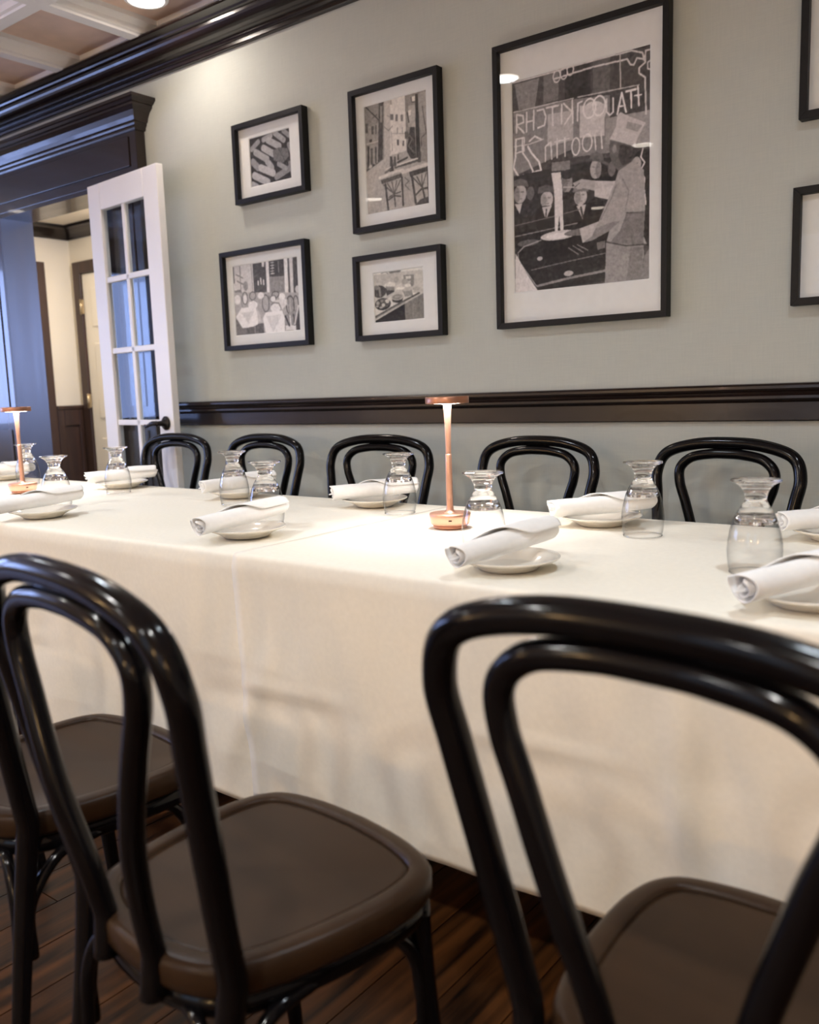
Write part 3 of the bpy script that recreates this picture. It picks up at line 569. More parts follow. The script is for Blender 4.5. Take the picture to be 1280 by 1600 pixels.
  ('l',[(.595,.674),(.801,.658),(.989,.651)],.0424,.82),('p',[(.594,.69),(.725,.69),(.716,.862),(.604,.839)],.62),('l',[(.629,.726),(.693,.765),(.626,.789),(.689,.838)],.0148,.4),
  ('p',[(.24,.701),(.579,.68),(.592,.716),(.257,.742)],.3),('p',[(.697,.684),(.995,.669),(.998,.711),(.715,.73)],.24),('l',[(.452,.853),(.285,.75)],.0168,.34),
  ('l',[(.452,.853),(.347,.746)],.0168,.34),('l',[(.452,.853),(.42,.738)],.0167,.34),('l',[(.452,.853),(.497,.737)],.0167,.34),('l',[(.452,.853),(.557,.74)],.0166,.34),
  ('l',[(.314,.751),(.348,.995)],.0303,.25),('l',[(.583,.72),(.59,.969)],.0298,.25),('l',[(.452,.853),(.465,.966)],.0217,.3),('l',[(.363,.895),(.451,.868),(.555,.886)],.02,.3),
  ('l',[(.365,.874),(.452,.853),(.557,.844)],.015,.3),('l',[(.893,.842),(.759,.744)],.0163,.3),('l',[(.893,.842),(.819,.741)],.0163,.3),('l',[(.893,.842),(.893,.733)],.0162,.3),
  ('l',[(.893,.842),(.963,.725)],.0162,.3),('l',[(.741,.729),(.788,.971)],.0328,.25),('l',[(.991,.703),(.994,.947)],.029,.2),('l',[(.898,.842),(.933,.956)],.026,.25),
  ('l',[(.788,.902),(.883,.856),(.989,.858)],.0228,.25),('p',[(.764,.999),(.86,.947),(1.003,.933),(1.0,1.0)],.25),
 ]),
 'D': ([-2.2998, -2.0567, 1.3633, 1.5541], 0.74, [
  ('p',[(.0,-.0),(.317,.003),(.315,.048),(.002,.046)],.9),('p',[(.317,.003),(.563,-.018),(.546,.053),(.346,.07)],.45),('p',[(.563,-.018),(1.0,-.0),(.999,.065),(.562,.041)],.9),
  ('p',[(-.002,.045),(.546,.053),(.602,.239),(.168,.237),(-.001,.244)],.72),('p',[(.605,.114),(.814,.13),(.812,.24),(.617,.241)],.5),('p',[(.65,.142),(.755,.151),(.753,.202),(.656,.195)],.85),
  ('p',[(.831,.053),(.999,.065),(.999,.412),(.825,.329)],.76),('e',.632,.243,.0682,.0516,.6),('e',.466,.19,.0462,.0594,.62),('e',.774,.293,.0373,.0586,.5),
  ('l',[(.167,.025),(.238,.006),(.3,.045)],.0192,.55),('e',.115,.382,.1361,.1218,.24),('e',.054,.297,.0644,.0457,.45),('l',[(.117,.321),(.128,.46)],.0419,.5),
  ('p',[(.213,.319),(.276,.298),(.415,.347),(.421,.415),(.271,.479)],.22),('e',.332,.283,.1095,.0675,.86),('p',[(.237,.292),(.416,.317),(.414,.392),(.274,.373)],.5),
  ('p',[(.44,.305),(.571,.257),(.584,.37),(.476,.4),(.429,.394)],.82),('e',.538,.364,.0919,.0268,.9),('p',[(.005,.863),(.007,.708),(.285,.526),(.474,.46),(.91,.48),(.805,.562),(.016,.911)],.82),
  ('e',.174,.635,.1628,.1194,.12),('e',.174,.616,.1468,.0948,.28),('e',.075,.607,.0355,.0338,.6),('e',.186,.652,.0351,.0367,.75),('e',.267,.585,.0442,.0395,.8),
  ('e',.157,.571,.032,.0306,.5),('e',.137,.699,.0385,.0215,.65),('e',.057,.667,.0323,.0216,.6),('e',.219,.61,.0222,.0214,.3),('p',[(.352,.504),(.598,.521),(.569,.63),(.469,.643),(.377,.611)],.18),
  ('e',.475,.52,.1236,.069,.72),('e',.475,.523,.102,.051,.5),('e',.472,.52,.0464,.021,.62),('p',[(.58,.407),(.629,.376),(.764,.409),(.783,.53),(.625,.536)],.55),
  ('e',.681,.405,.0906,.0325,.72),('e',.691,.325,.0603,.0324,.9),('e',.853,.407,.0741,.0366,.66),('p',[(.784,.486),(.91,.48),(.79,.553)],.95),('p',[(.002,.956),(.622,.666),(.629,1.003),(.0,1.0)],.1),
  ('l',[(.011,.876),(.405,.7),(.903,.494)],.0301,.28),('l',[(.01,.907),(.404,.731),(.622,.644)],.0111,.5),('p',[(.614,.673),(.998,.499),(1.0,1.0),(.621,1.008)],.44),
  ('l',[(.774,.603),(.78,.992)],.0187,.5),('l',[(.894,.559),(.9,.989)],.0159,.4),
 ]),
}

# ------------------------------------------------------------------ framed photographs
class Canvas:
    """small grey raster used only to colour the vertices of a flat print"""
    def __init__(s, w, h, bgv):
        s.w, s.h = w, h; s.asp = h/w
        u = (np.arange(w)+0.5)/w; v = (np.arange(h)+0.5)/h
        s.U, s.V = np.meshgrid(u, v); s.a = np.full((h, w), float(bgv))
    def poly(s, pts, val):
        ins = np.zeros(s.a.shape, bool); n = len(pts)
        for i in range(n):
            (x1, y1), (x2, y2) = pts[i], pts[(i+1) % n]
            if y1 == y2: continue
            c = ((s.V < y1) != (s.V < y2)) & (s.U < (x2-x1)*(s.V-y1)/(y2-y1)+x1)
            ins ^= c
        s.a[ins] = val
    def ell(s, cx, cy, rx, ry, val): s.a[((s.U-cx)/rx)**2+((s.V-cy)/ry)**2 < 1] = val
    def line(s, pts, w, val):
        for (x1, y1), (x2, y2) in zip(pts[:-1], pts[1:]):
            ax, ay, bx, by = x1, y1*s.asp, x2, y2*s.asp
            dx, dy = bx-ax, by-ay; l2 = dx*dx+dy*dy+1e-12
            t = np.clip(((s.U-ax)*dx+(s.V*s.asp-ay)*dy)/l2, 0, 1)
            s.a[((s.U-ax-t*dx)**2+(s.V*s.asp-ay-t*dy)**2) < (w/2)**2] = val
    def ring(s, cx, cy, rx, ry, w, val):
        pts = [(cx+rx*math.cos(k*PI/12), cy+ry*math.sin(k*PI/12)) for k in range(25)]; s.line(pts, w, val)
    def finish(s, seed):
        r = np.random.RandomState(seed); a = s.a
        def blur(x): 
            p = np.pad(x, 1, mode='edge'); return (p[:-2, 1:-1]+p[2:, 1:-1]+p[1:-1, :-2]+p[1:-1, 2:]+2*x)/6
        n = r.randn(*a.shape)
        for _ in range(3): n = blur(n)
        n2 = r.randn(*a.shape)
        for _ in range(14): n2 = blur(n2)
        a = blur(a)+n*0.06+n2*0.16
        return np.clip(blur(a), 0.03, 0.97)**0.82
def print_mesh(name, w, h, res, art, seed, tint):
    nx = max(8, int(w*res)); ny = max(8, int(h*res)); cv = Canvas(nx, ny, art[1])
    for sh in art[2]:
        k = sh[0]
        if k == 'p': cv.poly(sh[1], sh[2])
        elif k == 'l': cv.line(sh[1], sh[2], sh[3])
        elif k == 'e': cv.ell(*sh[1:])
        else: cv.ring(*sh[1:])
    a = cv.finish(seed)
    gx = np.linspace(-w/2, w/2, nx); gz = np.linspace(h/2, -h/2, ny)
    X, Z = np.meshgrid(gx, gz)
    co = np.zeros((nx*ny, 3), np.float32); co[:, 0] = X.ravel(); co[:, 2] = Z.ravel()
    i = np.arange((ny-1)*(nx-1)); r_ = i//(nx-1); c_ = i % (nx-1); v0 = r_*nx+c_
    quads = np.stack([v0, v0+nx, v0+nx+1, v0+1], 1).astype(np.int32)
    me = bpy.data.meshes.new(name)
    me.vertices.add(nx*ny); me.vertices.foreach_set('co', co.ravel())
    me.loops.add(quads.size); me.loops.foreach_set('vertex_index', quads.ravel())
    me.polygons.add(len(quads)); me.polygons.foreach_set('loop_start', np.arange(0, quads.size, 4, dtype=np.int32)); me.polygons.foreach_set('loop_total', np.full(len(quads), 4, np.int32))
    me.update(calc_edges=True)
    g = np.where(a <= 0.04045, a/12.92, ((a+0.055)/1.055)**2.4).ravel()
    col = np.ones((nx*ny, 4), np.float32); col[:, 0] = g*tint[0]; col[:, 1] = g*tint[1]; col[:, 2] = g*tint[2]
    at = me.color_attributes.new('ink', 'FLOAT_COLOR', 'POINT'); at.data.foreach_set('color', col.ravel())
    me.materials.append(M['print_ink'])
    return me
def picture(name, label, x0, x1, z0, z1, bar, artkey=None, seed=1, tint=(1, .97, .95), pr=None, depth=0.036):
    cx, cz = (x0+x1)/2, (z0+z1)/2; w, h = x1-x0, z1-z0
    t = empty(name, (cx, -0.001, cz)); tag(t, label, 'picture', 'black framed photographs on the wall')
    def fbar(pts):
        mb = MB(); n = len(pts)
        mb.add([(x, 0.0, z) for x, z in pts]+[(x, -depth, z) for x, z in pts], [(0,1,2,3), (7,6,5,4)]+[(i, i+4, (i+1) % 4+4, (i+1) % 4) for i in range(4)])
        mb.build('frame_bar', 'frame_black', t, bevel=0.0012, fix=True)
    W, H = w/2, h/2; b = bar
    fbar([(-W, -H), (-W, H), (-W+b, H-b), (-W+b, -H+b)]); fbar([(W, H), (W, -H), (W-b, -H+b), (W-b, H-b)])
    fbar([(-W, H), (W, H), (W-b, H-b), (-W+b, H-b)]); fbar([(W, -H), (-W, -H), (-W+b, -H+b), (W-b, -H+b)])
    # mat with a cut opening and bevelled edge
    if pr: a0, a1, c0, c1 = pr[0]-cx, pr[1]-cx, pr[2]-cz, pr[3]-cz
    e = 0.0035; mw, mh = W-b+0.002, H-b+0.002; ym = -0.013
    mb = MB()
    if pr:
        o = [(-mw, -mh), (mw, -mh), (mw, mh), (-mw, mh)]; i1 = [(a0-e, c0-e), (a1+e, c0-e), (a1+e, c1+e), (a0-e, c1+e)]; i2 = [(a0, c0), (a1, c0), (a1, c1), (a0, c1)]
        vs = [(x, ym, z) for x, z in o]+[(x, ym, z) for x, z in i1]+[(x, ym+0.003, z) for x, z in i2]
        fs = [(k, (k+1) % 4, (k+1) % 4+4, k+4) for k in range(4)]+[(k+4, (k+1) % 4+4, (k+1) % 4+8, k+8) for k in range(4)]
        mb.add(vs, fs)
    else: mb.add([(-mw, ym, -mh), (mw, ym, -mh), (mw, ym, mh), (-mw, ym, mh)], [(0,1,2,3)])
    mb.build('mat_board', 'mat_board', t)
    if artkey:
        A = ART[artkey]; pw, ph = a1-a0+0.004, c1-c0+0.004
        me = print_mesh('print', pw, ph, 700 if artkey == 'E' else 700, A, seed, tint)
        link('print', me, t, ((a0+a1)/2, ym+0.0035, (c0+c1)/2))
    MB().box(-mw, mw, -depth+0.009, -depth+0.011, -mh, mh).build('glass', 'picture_glass', t)
    return t
R = {k: v[0] for k, v in ART.items()}
picture('framed_photograph', 'small framed photograph of cobblestones with a leaf, nearest the doorway on top', -3.057, -2.628, 1.923, 2.257, 0.021, 'A', 3, (.97, .97, 1), R['A'])
picture('framed_photograph', 'framed photograph of a terrace with white clothed tables, beside the french door', -3.187, -2.649, 1.295, 1.732, 0.021, 'B', 4, (1, .98, .97), R['B'])
picture('framed_photograph', 'tall framed photograph of an old street with cafe chairs', -2.379, -1.949, 1.714, 2.251, 0.021, 'C', 5, (1, .95, .88), R['C'])
picture('framed_photograph', 'small framed photograph of a kitchen counter with bowls, below the street photograph', -2.389, -1.953, 1.293, 1.626, 0.021, 'D', 6, (1, .98, .90), R['D'])
picture('framed_photograph', 'large framed photograph of a cook in a white hat lifting spaghetti before a crowd', -1.715, -1.085, 1.298, 2.252, 0.020, 'E', 7, (1, .96, .97), R['E'])
picture('framed_photograph', 'partly visible frame with white mat at upper right edge', -0.705, -0.27, 1.813, 2.25, 0.021)
picture('framed_photograph', 'partly visible frame with white mat at right edge, above the chair rail', -0.714, -0.27, 1.30, 1.630, 0.021)

# ------------------------------------------------------------------ table and cloths
TZ = 0.755
YB, YN = -0.70, -1.535          # back and near edge of the cloth top
def table(x0, x1, label):
    t = empty('dining_table', ((x0+x1)/2, (YB+YN)/2, 0)); hw, hd_ = (x1-x0)/2, (YB-YN)/2-0.012
    MB().box(-hw, hw, -hd_, hd_, TZ-0.034, TZ-0.004).build('table_top', 'table_wood', t)
    for sx in (-1, 1):
        for sy in (-1, 1):
            MB().box(sx*(hw-0.12)-0.025, sx*(hw-0.12)+0.025, sy*(hd_-0.12)-0.025, sy*(hd_-0.12)+0.025, 0, TZ-0.034).build('leg', 'table_wood', t)
    tag(t, label, 'table', 'tables pushed together under the cloths')
XS = -1.462
table(-4.35, XS-0.01, 'long table under the left white cloth, reaching towards the doorway')
table(XS+0.01, 1.35, 'long table under the right white cloth, nearest the camera')
def vnoise(seed):
    r = np.random.RandomState(seed); K = [(r.uniform(.6, 2.4), r.uniform(-2.4, 2.4), r.uniform(0, 6.28)) for _ in range(10)]
    def f(a, b): return sum(math.sin(kx*a*3.1+kz*b*3.1+ph) for kx, kz, ph in K)/10
    return f
def cloth(name, label, x0, x1, dy, lift, creases, seed, hem, end_drop):
    """white cloth: flat top with soft edge and hanging sides with wrinkles; thickness from a solidify modifier"""
    nf = vnoise(3); nf2 = vnoise(53)
    yb, yn = YB+dy*0.5, YN+dy
    prof = []      # (kind, along-profile data): back drape up, over the top, front drape down
    nd = 26
    for k in range(nd): prof.append(('b', 1-k/nd))
    for k in range(5): prof.append(('be', k/4))
    for k in range(1, 18): prof.append(('t', k/18))
    for k in range(5): prof.append(('fe', k/4))
    for k in range(1, nd+14): prof.append(('f', k/(nd+13)))
    nx = int((x1-x0)/0.022); xs = [x0+(x1-x0)*i/nx for i in range(nx+1)]
    vs = []; rr = 0.012
    for x in xs:
        edge = min(x-x0, x1-x)
        for k, t in prof:
            z = TZ+lift+0.0012*nf(x*1.2, t*3 if k == 't' else 0)
            if k == 't':
                y = yb+rr+(yn-rr-yb-rr)*t*-1*-1
                y = (yb-rr)+((yn+rr)-(yb-rr))*t
                for c in creases: z += 0.0016*math.exp(-((x-c)/0.008)**2)
                z += 0.0012*math.exp(-((y+1.12)/0.008)**2)
            elif k in ('be', 'fe'):
                a = t*PI/2
                if k == 'be': a = PI/2-a; y = yb-rr+rr*math.sin(a); z = z-rr+rr*math.cos(a)
                else: y = yn+rr-rr*math.sin(a); z = z-rr+rr*math.cos(a)
            else:
                h = z-rr-hem-0.012*nf2(x*0.8, 0); d = t*h; zz = z-rr-d
                s = -1 if k == 'f' else 1
                amp = min(1, d/0.25)
                edge_lift = 0.0015*math.exp(-((x-x0)/0.012)**2) if x0 > -2 else 0.0
                wv = edge_lift+0.014*amp*nf(x*1.1, zz*0.9)+0.010*amp*nf2(x*2.6, zz*2.2)+0.004*amp*nf(x*6.1+3, zz*5.3)
                for c in creases: wv += 0.009*amp*math.exp(-((x-c)/0.010)**2)-0.006*amp*math.exp(-((x-c-0.05)/0.03)**2)
                # pressed horizontal fold and soft slanting pulls
                fz = 0.47+0.03*(x+1.2)
                fa = max(0.0, 0.35+1.6*nf2(x*1.7+2, 0.3)); wv += fa*(0.005*amp*math.exp(-((zz-fz)/0.012)**2)-0.004*amp*math.exp(-((zz-fz+0.035)/0.03)**2))
                for q in range(8):
                    xc = -4.2+q*0.72; dd = (x-xc)-(0.62-zz)*(0.7 if q % 2 else -0.6)
                    wv += 0.007*amp*math.exp(-(dd/0.03)**2)*math.exp(-((zz-0.42)/0.16)**2)
                y = (yn if k == 'f' else yb)+s*(wv+0.004)-s*0.030*amp*t
                z = zz
            vs.append((x, y, z))
    m = len(prof); fs = []
    for i in range(nx):
        for k in range(m-1): fs.append((i*m+k, i*m+k+1, (i+1)*m+k+1, (i+1)*m+k))
    mb = MB(); mb.add(vs, fs, 0, True)
    # hanging end panel where the table ends
    if end_drop:
        xe = x0 if end_drop < 0 else x1; s = end_drop; vs2 = []; ny = 38
        for i in range(ny+1):
            y = yb+(yn-yb)*i/ny
            for k in range(20):
                t = k/19; zz = TZ+lift-t*(TZ-hem)
                vs2.append((xe+s*(0.006*math.sin(t*1.5)+0.02*t*t*(1+math.sin(i*0.9))), y, zz))
        mb.add(vs2, [(i*20+k, (i+1)*20+k, (i+1)*20+k+1, i*20+k+1) for i in range(ny) for k in range(19)], 0, True)
    o = mb.build(name, 'linen'); md = o.modifiers.new('thickness', 'SOLIDIFY'); md.thickness = 0.0012; md.offset = -1
    tag(o, label, 'tablecloth', 'white tablecloths on the long table')
    return o
cloth('tablecloth', 'white cloth over the far left part of the long table, hanging almost to the floor', -4.37, XS+0.05, -0.004, 0.0, [-2.6, -3.7], 3, 0.165, -1)
cloth('tablecloth', 'white cloth over the near right part of the long table, with a vertical pressed crease', XS, 1.37, -0.010, 0.0022, [-0.47, 0.55], 8, 0.19, 1)
TT = TZ+0.0035

# ------------------------------------------------------------------ goblets, plates, napkins, lamps
def make_goblet():
    t = empty('water_goblet')
    bowl_o = [(0.0415, 0.0), (0.0445, 0.012), (0.0462, 0.028), (0.0468, 0.040), (0.0455, 0.056), (0.0425, 0.074), (0.0375, 0.092), (0.0305, 0.108), (0.0235, 0.119)]
    bowl_i = [(r-0.0016, z) for r, z in bowl_o[:7]]+[(0.027, 0.1045), (0.012, 0.110), (0.0, 0.111)]
    MB().lathe(bowl_o+[(0.0, 0.1195)][:0], 40).build('bowl', 'goblet_bowl', t)
    MB().lathe([(0.0, 0.098), (0.014, 0.099), (0.026, 0.095), (0.0345, 0.088), (0.0362, 0.0935), (0.0322, 0.1035), (0.0265, 0.1135), (0.0215, 0.121), (0.0185, 0.127), (0.0180, 0.132), (0.0195, 0.140), (0.0235, 0.1485), (0.0300, 0.1555), (0.0385, 0.1600), (0.0425, 0.1615), (0.0432, 0.1632), (0.0420, 0.1648), (0.030, 0.1655), (0.0, 0.1655)], 40).build('stem_and_foot', 'goblet_glass', t)
    MB().lathe([(0.0402, 0.0), (0.0428, 0.0), (0.0428, 0.002), (0.0405, 0.002)], 40, close=True).build('rim', 'goblet_glass', t)
    return t
def make_plate():
    prof = [(0.0, 0.006), (0.050, 0.006), (0.058, 0.0075), (0.068, 0.0135), (0.080, 0.0185), (0.093, 0.0222), (0.0958, 0.0226), (0.0962, 0.0215), (0.0945, 0.0198), (0.080, 0.0148), (0.066, 0.0085), (0.058, 0.0030), (0.0545, 0.0), (0.0505, 0.0), (0.049, 0.0025), (0.0, 0.0025)]
    t = empty('side_plate')
    p_ = MB().lathe(prof[:6]+prof[7:], 56).build('dish', 'china', t)
    MB().lathe([(0.0928, 0.0216), (0.0940, 0.0232), (0.0955, 0.0236), (0.0968, 0.0230), (0.0970, 0.0218), (0.0955, 0.0208)], 56, close=True).build('rim', 'china', t)
    return t
def napkin_mesh(seed, L=0.25):
    """rolled napkin: a spirally wound sheet whose outer lap ends on a diagonal edge"""
    r_ = random.Random(seed); nl, nt = 44, 120; mb = MB(); vs = []
    ph = r_.uniform(0, 1); dirn = 1
    for i in range(nl+1):
        l = i/nl; x = (l-0.5)*L
        s = max(0, min(1, (l-0.22)/0.5)); s = s*s*(3-2*s)
        tend = 2*PI*2.55+2.35*s
        fat = 0.98+0.10*math.sin(l*PI*0.9+ph)+0.12*s
        flat = 0.93-0.10*l
        for k in range(nt+1):
            q = k/nt; th = q*tend
            rad = 0.0042+0.0082*th/(2*PI)
            if q > 0.9: rad += 0.0004*((q-0.8)/0.2)**2*(1-abs(2*s-1))
            rad *= fat*(1+0.015*math.sin(3*th+l*9+ph*6)+0.012*math.sin(l*21+th))
            a = th-2*PI*2.55+PI*0.15
            xx = x+(0.010*(1-q)*math.cos(th*1.3+ph*9)+0.004*math.sin(th*2.2))*(1 if i < 2 or i > nl-2 else 0)
            vs.append((xx, rad*math.cos(a)*1.06, rad*math.sin(a)*flat))
    fs = [(i*(nt+1)+k, (i+1)*(nt+1)+k, (i+1)*(nt+1)+k+1, i*(nt+1)+k+1) for i in range(nl) for k in range(nt)]
    mb.add(vs, fs, 0, True)
    return mb.mesh('roll', 'napkin_linen')
NM = [napkin_mesh(k, 0.25) for k in range(3)]
NMZ = [min(v.co.z for v in m_.vertices) for m_ in NM]
plate0 = make_plate(); goblet0 = make_goblet()
used = {'p': 0, 'g': 0}
def proto(o, key):
    used[key] += 1
    return o if used[key] == 1 else copy_tree(o)
def put_plate(x, y, label):
    o = proto(plate0, 'p'); o.location = (x, y, TT); o.rotation_euler = (0, 0, rnd.uniform(0, 6)); tag(o, label, 'plate', 'side plates on the long table')
def put_goblet(x, y, label):
    o = proto(goblet0, 'g'); o.location = (x, y, TT+0.0005); o.rotation_euler = (0, 0, rnd.uniform(0, 6)); tag(o, label, 'glass', 'goblets standing upside down on the long table')
def put_napkin(x, y, ang, tilt, label, k, dz=0.0):
    o = link('rolled_napkin', NM[k]); o.modifiers.new('thickness', 'SOLIDIFY').thickness = 0.0016
    o.location = (x, y, TT+0.0236-NMZ[k]+dz); o.rotation_euler = (0, -math.radians(tilt), math.radians(ang)); tag(o, label, 'napkin', 'rolled napkins on the side plates')
# near row (right to left), far row (right to left): plate centre, napkin angle, goblet
NEAR = [((-0.318, -1.41), 62, (-0.455, -1.225), 'nearest place setting at the right edge'),
        ((-0.854, -1.397), 78, (-0.990, -1.270), 'near side setting in front of the lit table lamp'),
        ((-1.607, -1.373), 86, (-1.700, -1.215), 'near side setting left of centre'),
        ((-2.445, -1.414), 79, (-2.600, -1.275), 'near side setting at the left edge')]
FAR = [((-0.400, -0.82), 40, None, 'far side setting cut off by the right edge'),
       ((-0.925, -0.848), 44, (-0.775, -0.955), 'far side setting left of the rightmost chair by the wall'),
       ((-1.669, -0.810), 46, (-1.500, -0.905), 'far side setting before the middle chair'),
       ((-2.245, -0.830), 70, (-2.110, -0.965), 'far side setting before the second chair from the door'),
       ((-2.934, -0.805), 56, (-2.775, -0.930), 'far side setting in front of the french door'),
       ((-3.787, -0.812), 30, (-3.460, -0.890), 'far side setting behind the left table lamp')]
for n, (pc, an, gl, wh) in enumerate(NEAR+FAR):
    put_plate(pc[0], pc[1], 'white side plate, '+wh)
    near = n < len(NEAR)
    ca, sa = math.cos(math.radians(an)), math.sin(math.radians(an))
    sh = -0.012 if near else 0.0
    put_napkin(pc[0]+ca*sh, pc[1]+sa*sh, an, 4.0 if near else 2.0, 'rolled white napkin, '+wh, n % 3, 0.006 if near else 0.003)
    if gl: put_goblet(gl[0], gl[1], 'upturned glass goblet, '+wh)

def make_lamp(x, y, label, rz):
    t = empty('table_lamp', (x, y, TT), rz); tag(t, label, 'table lamp', 'cordless table lamps')
    MB().lathe([(0.0, 0.0), (0.040, 0.0), (0.0415, 0.002), (0.0420, 0.0075), (0.0, 0.0075)], 48).build('foot_ring', 'rose_gold_dark', t)
    MB().lathe([(0.0, 0.0075), (0.0440, 0.0075), (0.0475, 0.011), (0.0500, 0.028), (0.0505, 0.0345), (0.0495, 0.036), (0.0, 0.0362)], 48).build('base', 'rose_gold', t)
    MB().lathe([(0.020, 0.0362), (0.013, 0.0385), (0.0092, 0.0445), (0.0082, 0.054), (0.0080, 0.120), (0.0076, 0.178), (0.0070, 0.180), (0.0062, 0.180)], 28).build('lower_stem', 'rose_gold', t)
    MB().lathe([(0.0064, 0.1795), (0.0068, 0.215), (0.0076, 0.250), (0.0088, 0.280), (0.0104, 0.300)], 28).build('upper_stem', 'rose_gold', t)
    head = MB().lathe([(0.050, 0.3020), (0.0522, 0.3020), (0.0525, 0.3035), (0.0525, 0.3170), (0.0515, 0.3182), (0.0, 0.3184)], 48).build('head', 'rose_gold_dark', t)
    MB().lathe([(0.0095, 0.3002), (0.0500, 0.3022), (0.0500, 0.3040), (0.0095, 0.3040)], 48, close=True).build('light_ring', 'lamp_glow', head)
    MB().box(-0.004, 0.004, -0.0507, -0.0470, 0.021, 0.024).build('charging_port', 'bronze', t)
    lo = area_light('lamp_light', (0, 0, 0.2995), (0, 0, 0), 0.095, 0.095, 2.1, (1.0, 0.95, 0.92), 'DISK', PI); lo.parent = t
make_lamp(-1.231, -1.048, 'lit rose gold table lamp with a disc head in the middle of the table', math.radians(35))
make_lamp(-3.158, -1.080, 'lit rose gold table lamp with a disc head at the left edge', math.radians(78))

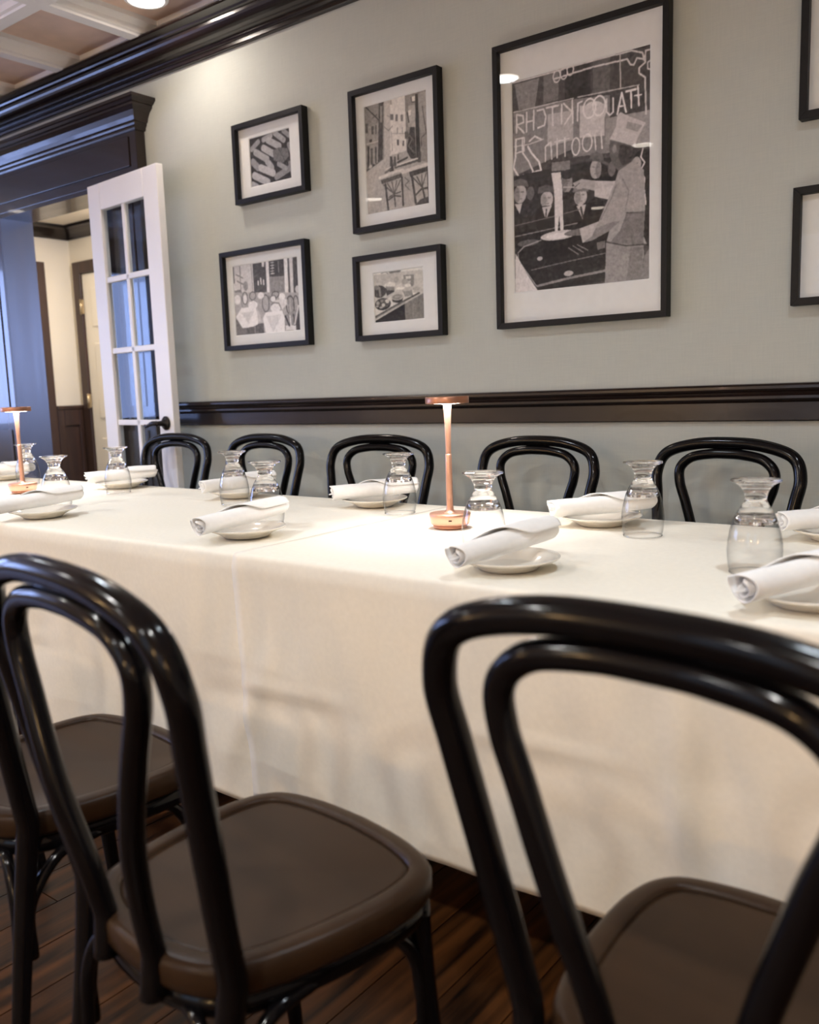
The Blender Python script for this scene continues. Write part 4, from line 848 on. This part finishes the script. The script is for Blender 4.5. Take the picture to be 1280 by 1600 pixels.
# ------------------------------------------------------------------ bentwood chairs
def make_chair():
    t = empty('bentwood_chair')
    lean, lq = 0.198, -0.02
    def yof(z): return -(lean*(z-0.46)+lq*(z-0.46)**2) if z > 0.46 else -0.16*(0.46-z)**1.15
    zt, zw, w = 0.9115, 0.8200, 0.2250
    Rr = [(0.187, 0.0), (0.172, 0.23), (0.1710, 0.38), (0.1765, 0.47), (0.2000, 0.64), (0.2165, 0.75), (w, zw), (w*0.880, zw+(zt-zw)*0.62), (w*0.48, zw+(zt-zw)*0.93), (0, zt)]
    full = Rr+[(-x, z) for x, z in Rr[::-1][1:]]
    c = catmull(full, 9); rad = [0.0120+0.0055*min(1, q[1]/0.45) for q in c]
    MB().tube([(q[0], yof(q[1]), q[1]) for q in c], rad, 14).build('back_frame', 'chair_lacquer', t)
    it = 0.8800
    Ir = [(0.058, 0.405), (0.060, 0.47), (0.069, 0.54), (0.0905, 0.62), (0.126, 0.73), (0.147, 0.79), (0.147, 0.835), (0.112, 0.866), (0.052, 0.878), (0, it)]
    c = catmull(Ir+[(-x, z) for x, z in Ir[::-1][1:]], 8)
    MB().tube([(q[0], yof(q[1])-0.031*(lambda u: u*u*(3-2*u))(max(0, min(1, (0.89-q[1])/0.30))), q[1]) for q in c], 0.0150, 14).build('inner_hoop', 'chair_lacquer', t)
    # seat: thick bent rim with a sunk panel
    half = catmull([(0.0, -0.040), (0.06, -0.036), (0.115, -0.018), (0.152, 0.012), (0.174, 0.060), (0.190, 0.130), (0.198, 0.200), (0.198, 0.255), (0.186, 0.302), (0.155, 0.333), (0.085, 0.352), (0.0, 0.358)], 4)
    ol = [(q[0], q[1]) for q in half]+[(-q[0], q[1]) for q in half[::-1][1:-1]]
    NO = len(ol)
    def outline(ins):
        """seat outline pulled in by ins"""
        o = []
        for i in range(NO):
            (x0, y0), (x1, y1) = ol[i-1], ol[(i+1) % NO]; tx, ty = x1-x0, y1-y0; l = math.hypot(tx, ty)
            o.append((ol[i][0]-ty/l*ins, ol[i][1]+tx/l*ins))
        return o
    def rings(name, spec, mat, cap_last=False, closed=False, par=None):
        mb = MB(); n = NO; vs = []
        for q in spec:
            if len(q) == 2: vs += [(x, y, q[1]) for x, y in outline(q[0])]
            else: vs += [(x*q[0], 0.17+(y-0.17)*q[0], q[2]) for x, y in outline(0.04)]
        m = len(spec); fs = []
        for k in range(m if closed else m-1):
            k2 = (k+1) % m
            for i in range(n): fs.append((k*n+i, k*n+(i+1) % n, k2*n+(i+1) % n, k2*n+i))
        if cap_last: fs.append(tuple((m-1)*n+i for i in range(n)))
        mb.add(vs, fs, 0, True); return mb.build(name, mat, par or t, fix=True)
    seat = rings('seat', [(0.032, 0.4525), (0.030, 0.4590), (0.026, 0.4612), (0.010, 0.4605), (0.003, 0.4575), (0.0, 0.4515), (0.0, 0.428), (0.004, 0.421), (0.014, 0.418), (0.034, 0.418)], 'seat_lacquer', closed=True)
    rings('seat_panel', [(0.031, 0.446), (0.031, 0.4560), (0.040, 0.4555), (0.8, 0, 0.4540), (0.4, 0, 0.4515), (0.01, 0, 0.4510)], 'seat_lacquer', cap_last=True, par=seat)
    rings('seat_apron', [(0.010, 0.4185), (0.010, 0.392), (0.014, 0.388), (0.028, 0.388), (0.030, 0.4185)], 'chair_lacquer', closed=True)
    for s in (-1, 1):
        MB().tube(catmull([(s*0.160, 0.300, 0.415), (s*0.166, 0.312, 0.25), (s*0.180, 0.340, 0.0)], 6), [0.019-0.007*k/12 for k in range(13)], 14).build('front_leg', 'chair_lacquer', t)
        # bent braces between legs and apron
        def brace(p0, p1, p2): MB().tube(catmull([p0, tuple((p0[i]*0.4+p1[i]*0.6) for i in range(3)), tuple((p1[i]*0.6+p2[i]*0.4) for i in range(3)), p2], 6), 0.0095, 10).build('brace', 'chair_lacquer', t)
        xr, yr = s*0.1720, yof(0.26)
        brace((xr, yr+0.014, 0.24), (xr, yr+0.02, 0.38), (s*0.168, 0.120, 0.396))
        brace((xr-s*0.014, yr, 0.24), (xr-s*0.02, yr+0.005, 0.38), (s*0.085, -0.008, 0.396))
        brace((s*0.168, 0.300, 0.22), (s*0.168, 0.292, 0.38), (s*0.178, 0.190, 0.396))
        brace((s*0.154, 0.318, 0.22), (s*0.146, 0.318, 0.38), (s*0.070, 0.335, 0.396))
    return t
chair0 = make_chair(); nch = 0
def put_chair(x, y, rz, label, group):
    global nch
    o = chair0 if nch == 0 else copy_tree(chair0); nch += 1
    o.location = (x, y, 0); o.rotation_euler = (0, 0, rz); tag(o, label, 'chair', group)
G1, G2 = 'black bentwood chairs on the near side', 'black bentwood chairs along the wall'
put_chair(-0.257, -2.083, -0.09, 'black bentwood chair in the right foreground, back to the camera', G1)
put_chair(-0.884, -2.205, -0.125, 'black bentwood chair in the left foreground with a fully visible brown seat', G1)
put_chair(-1.430, -2.150, -0.05, 'black bentwood chair behind the left foreground chair, seat showing through its hoop', G1)
put_chair(-2.070, -2.150, 0.03, 'black bentwood chair at the left edge, only the corner of its seat showing', G1)
put_chair(-0.850, -0.285, PI-0.20, 'black bentwood chair by the wall, rightmost', G2)
put_chair(-1.468, -0.285, PI-0.10, 'black bentwood chair by the wall, second from the right', G2)
put_chair(-2.135, -0.285, PI+0.10, 'black bentwood chair by the wall, the middle one of five', G2)
put_chair(-2.775, -0.285, PI-0.04, 'black bentwood chair by the wall, second from the french door', G2)
put_chair(-3.345, -0.300, PI+0.02, 'black bentwood chair in front of the french door, leftmost by the wall', G2)
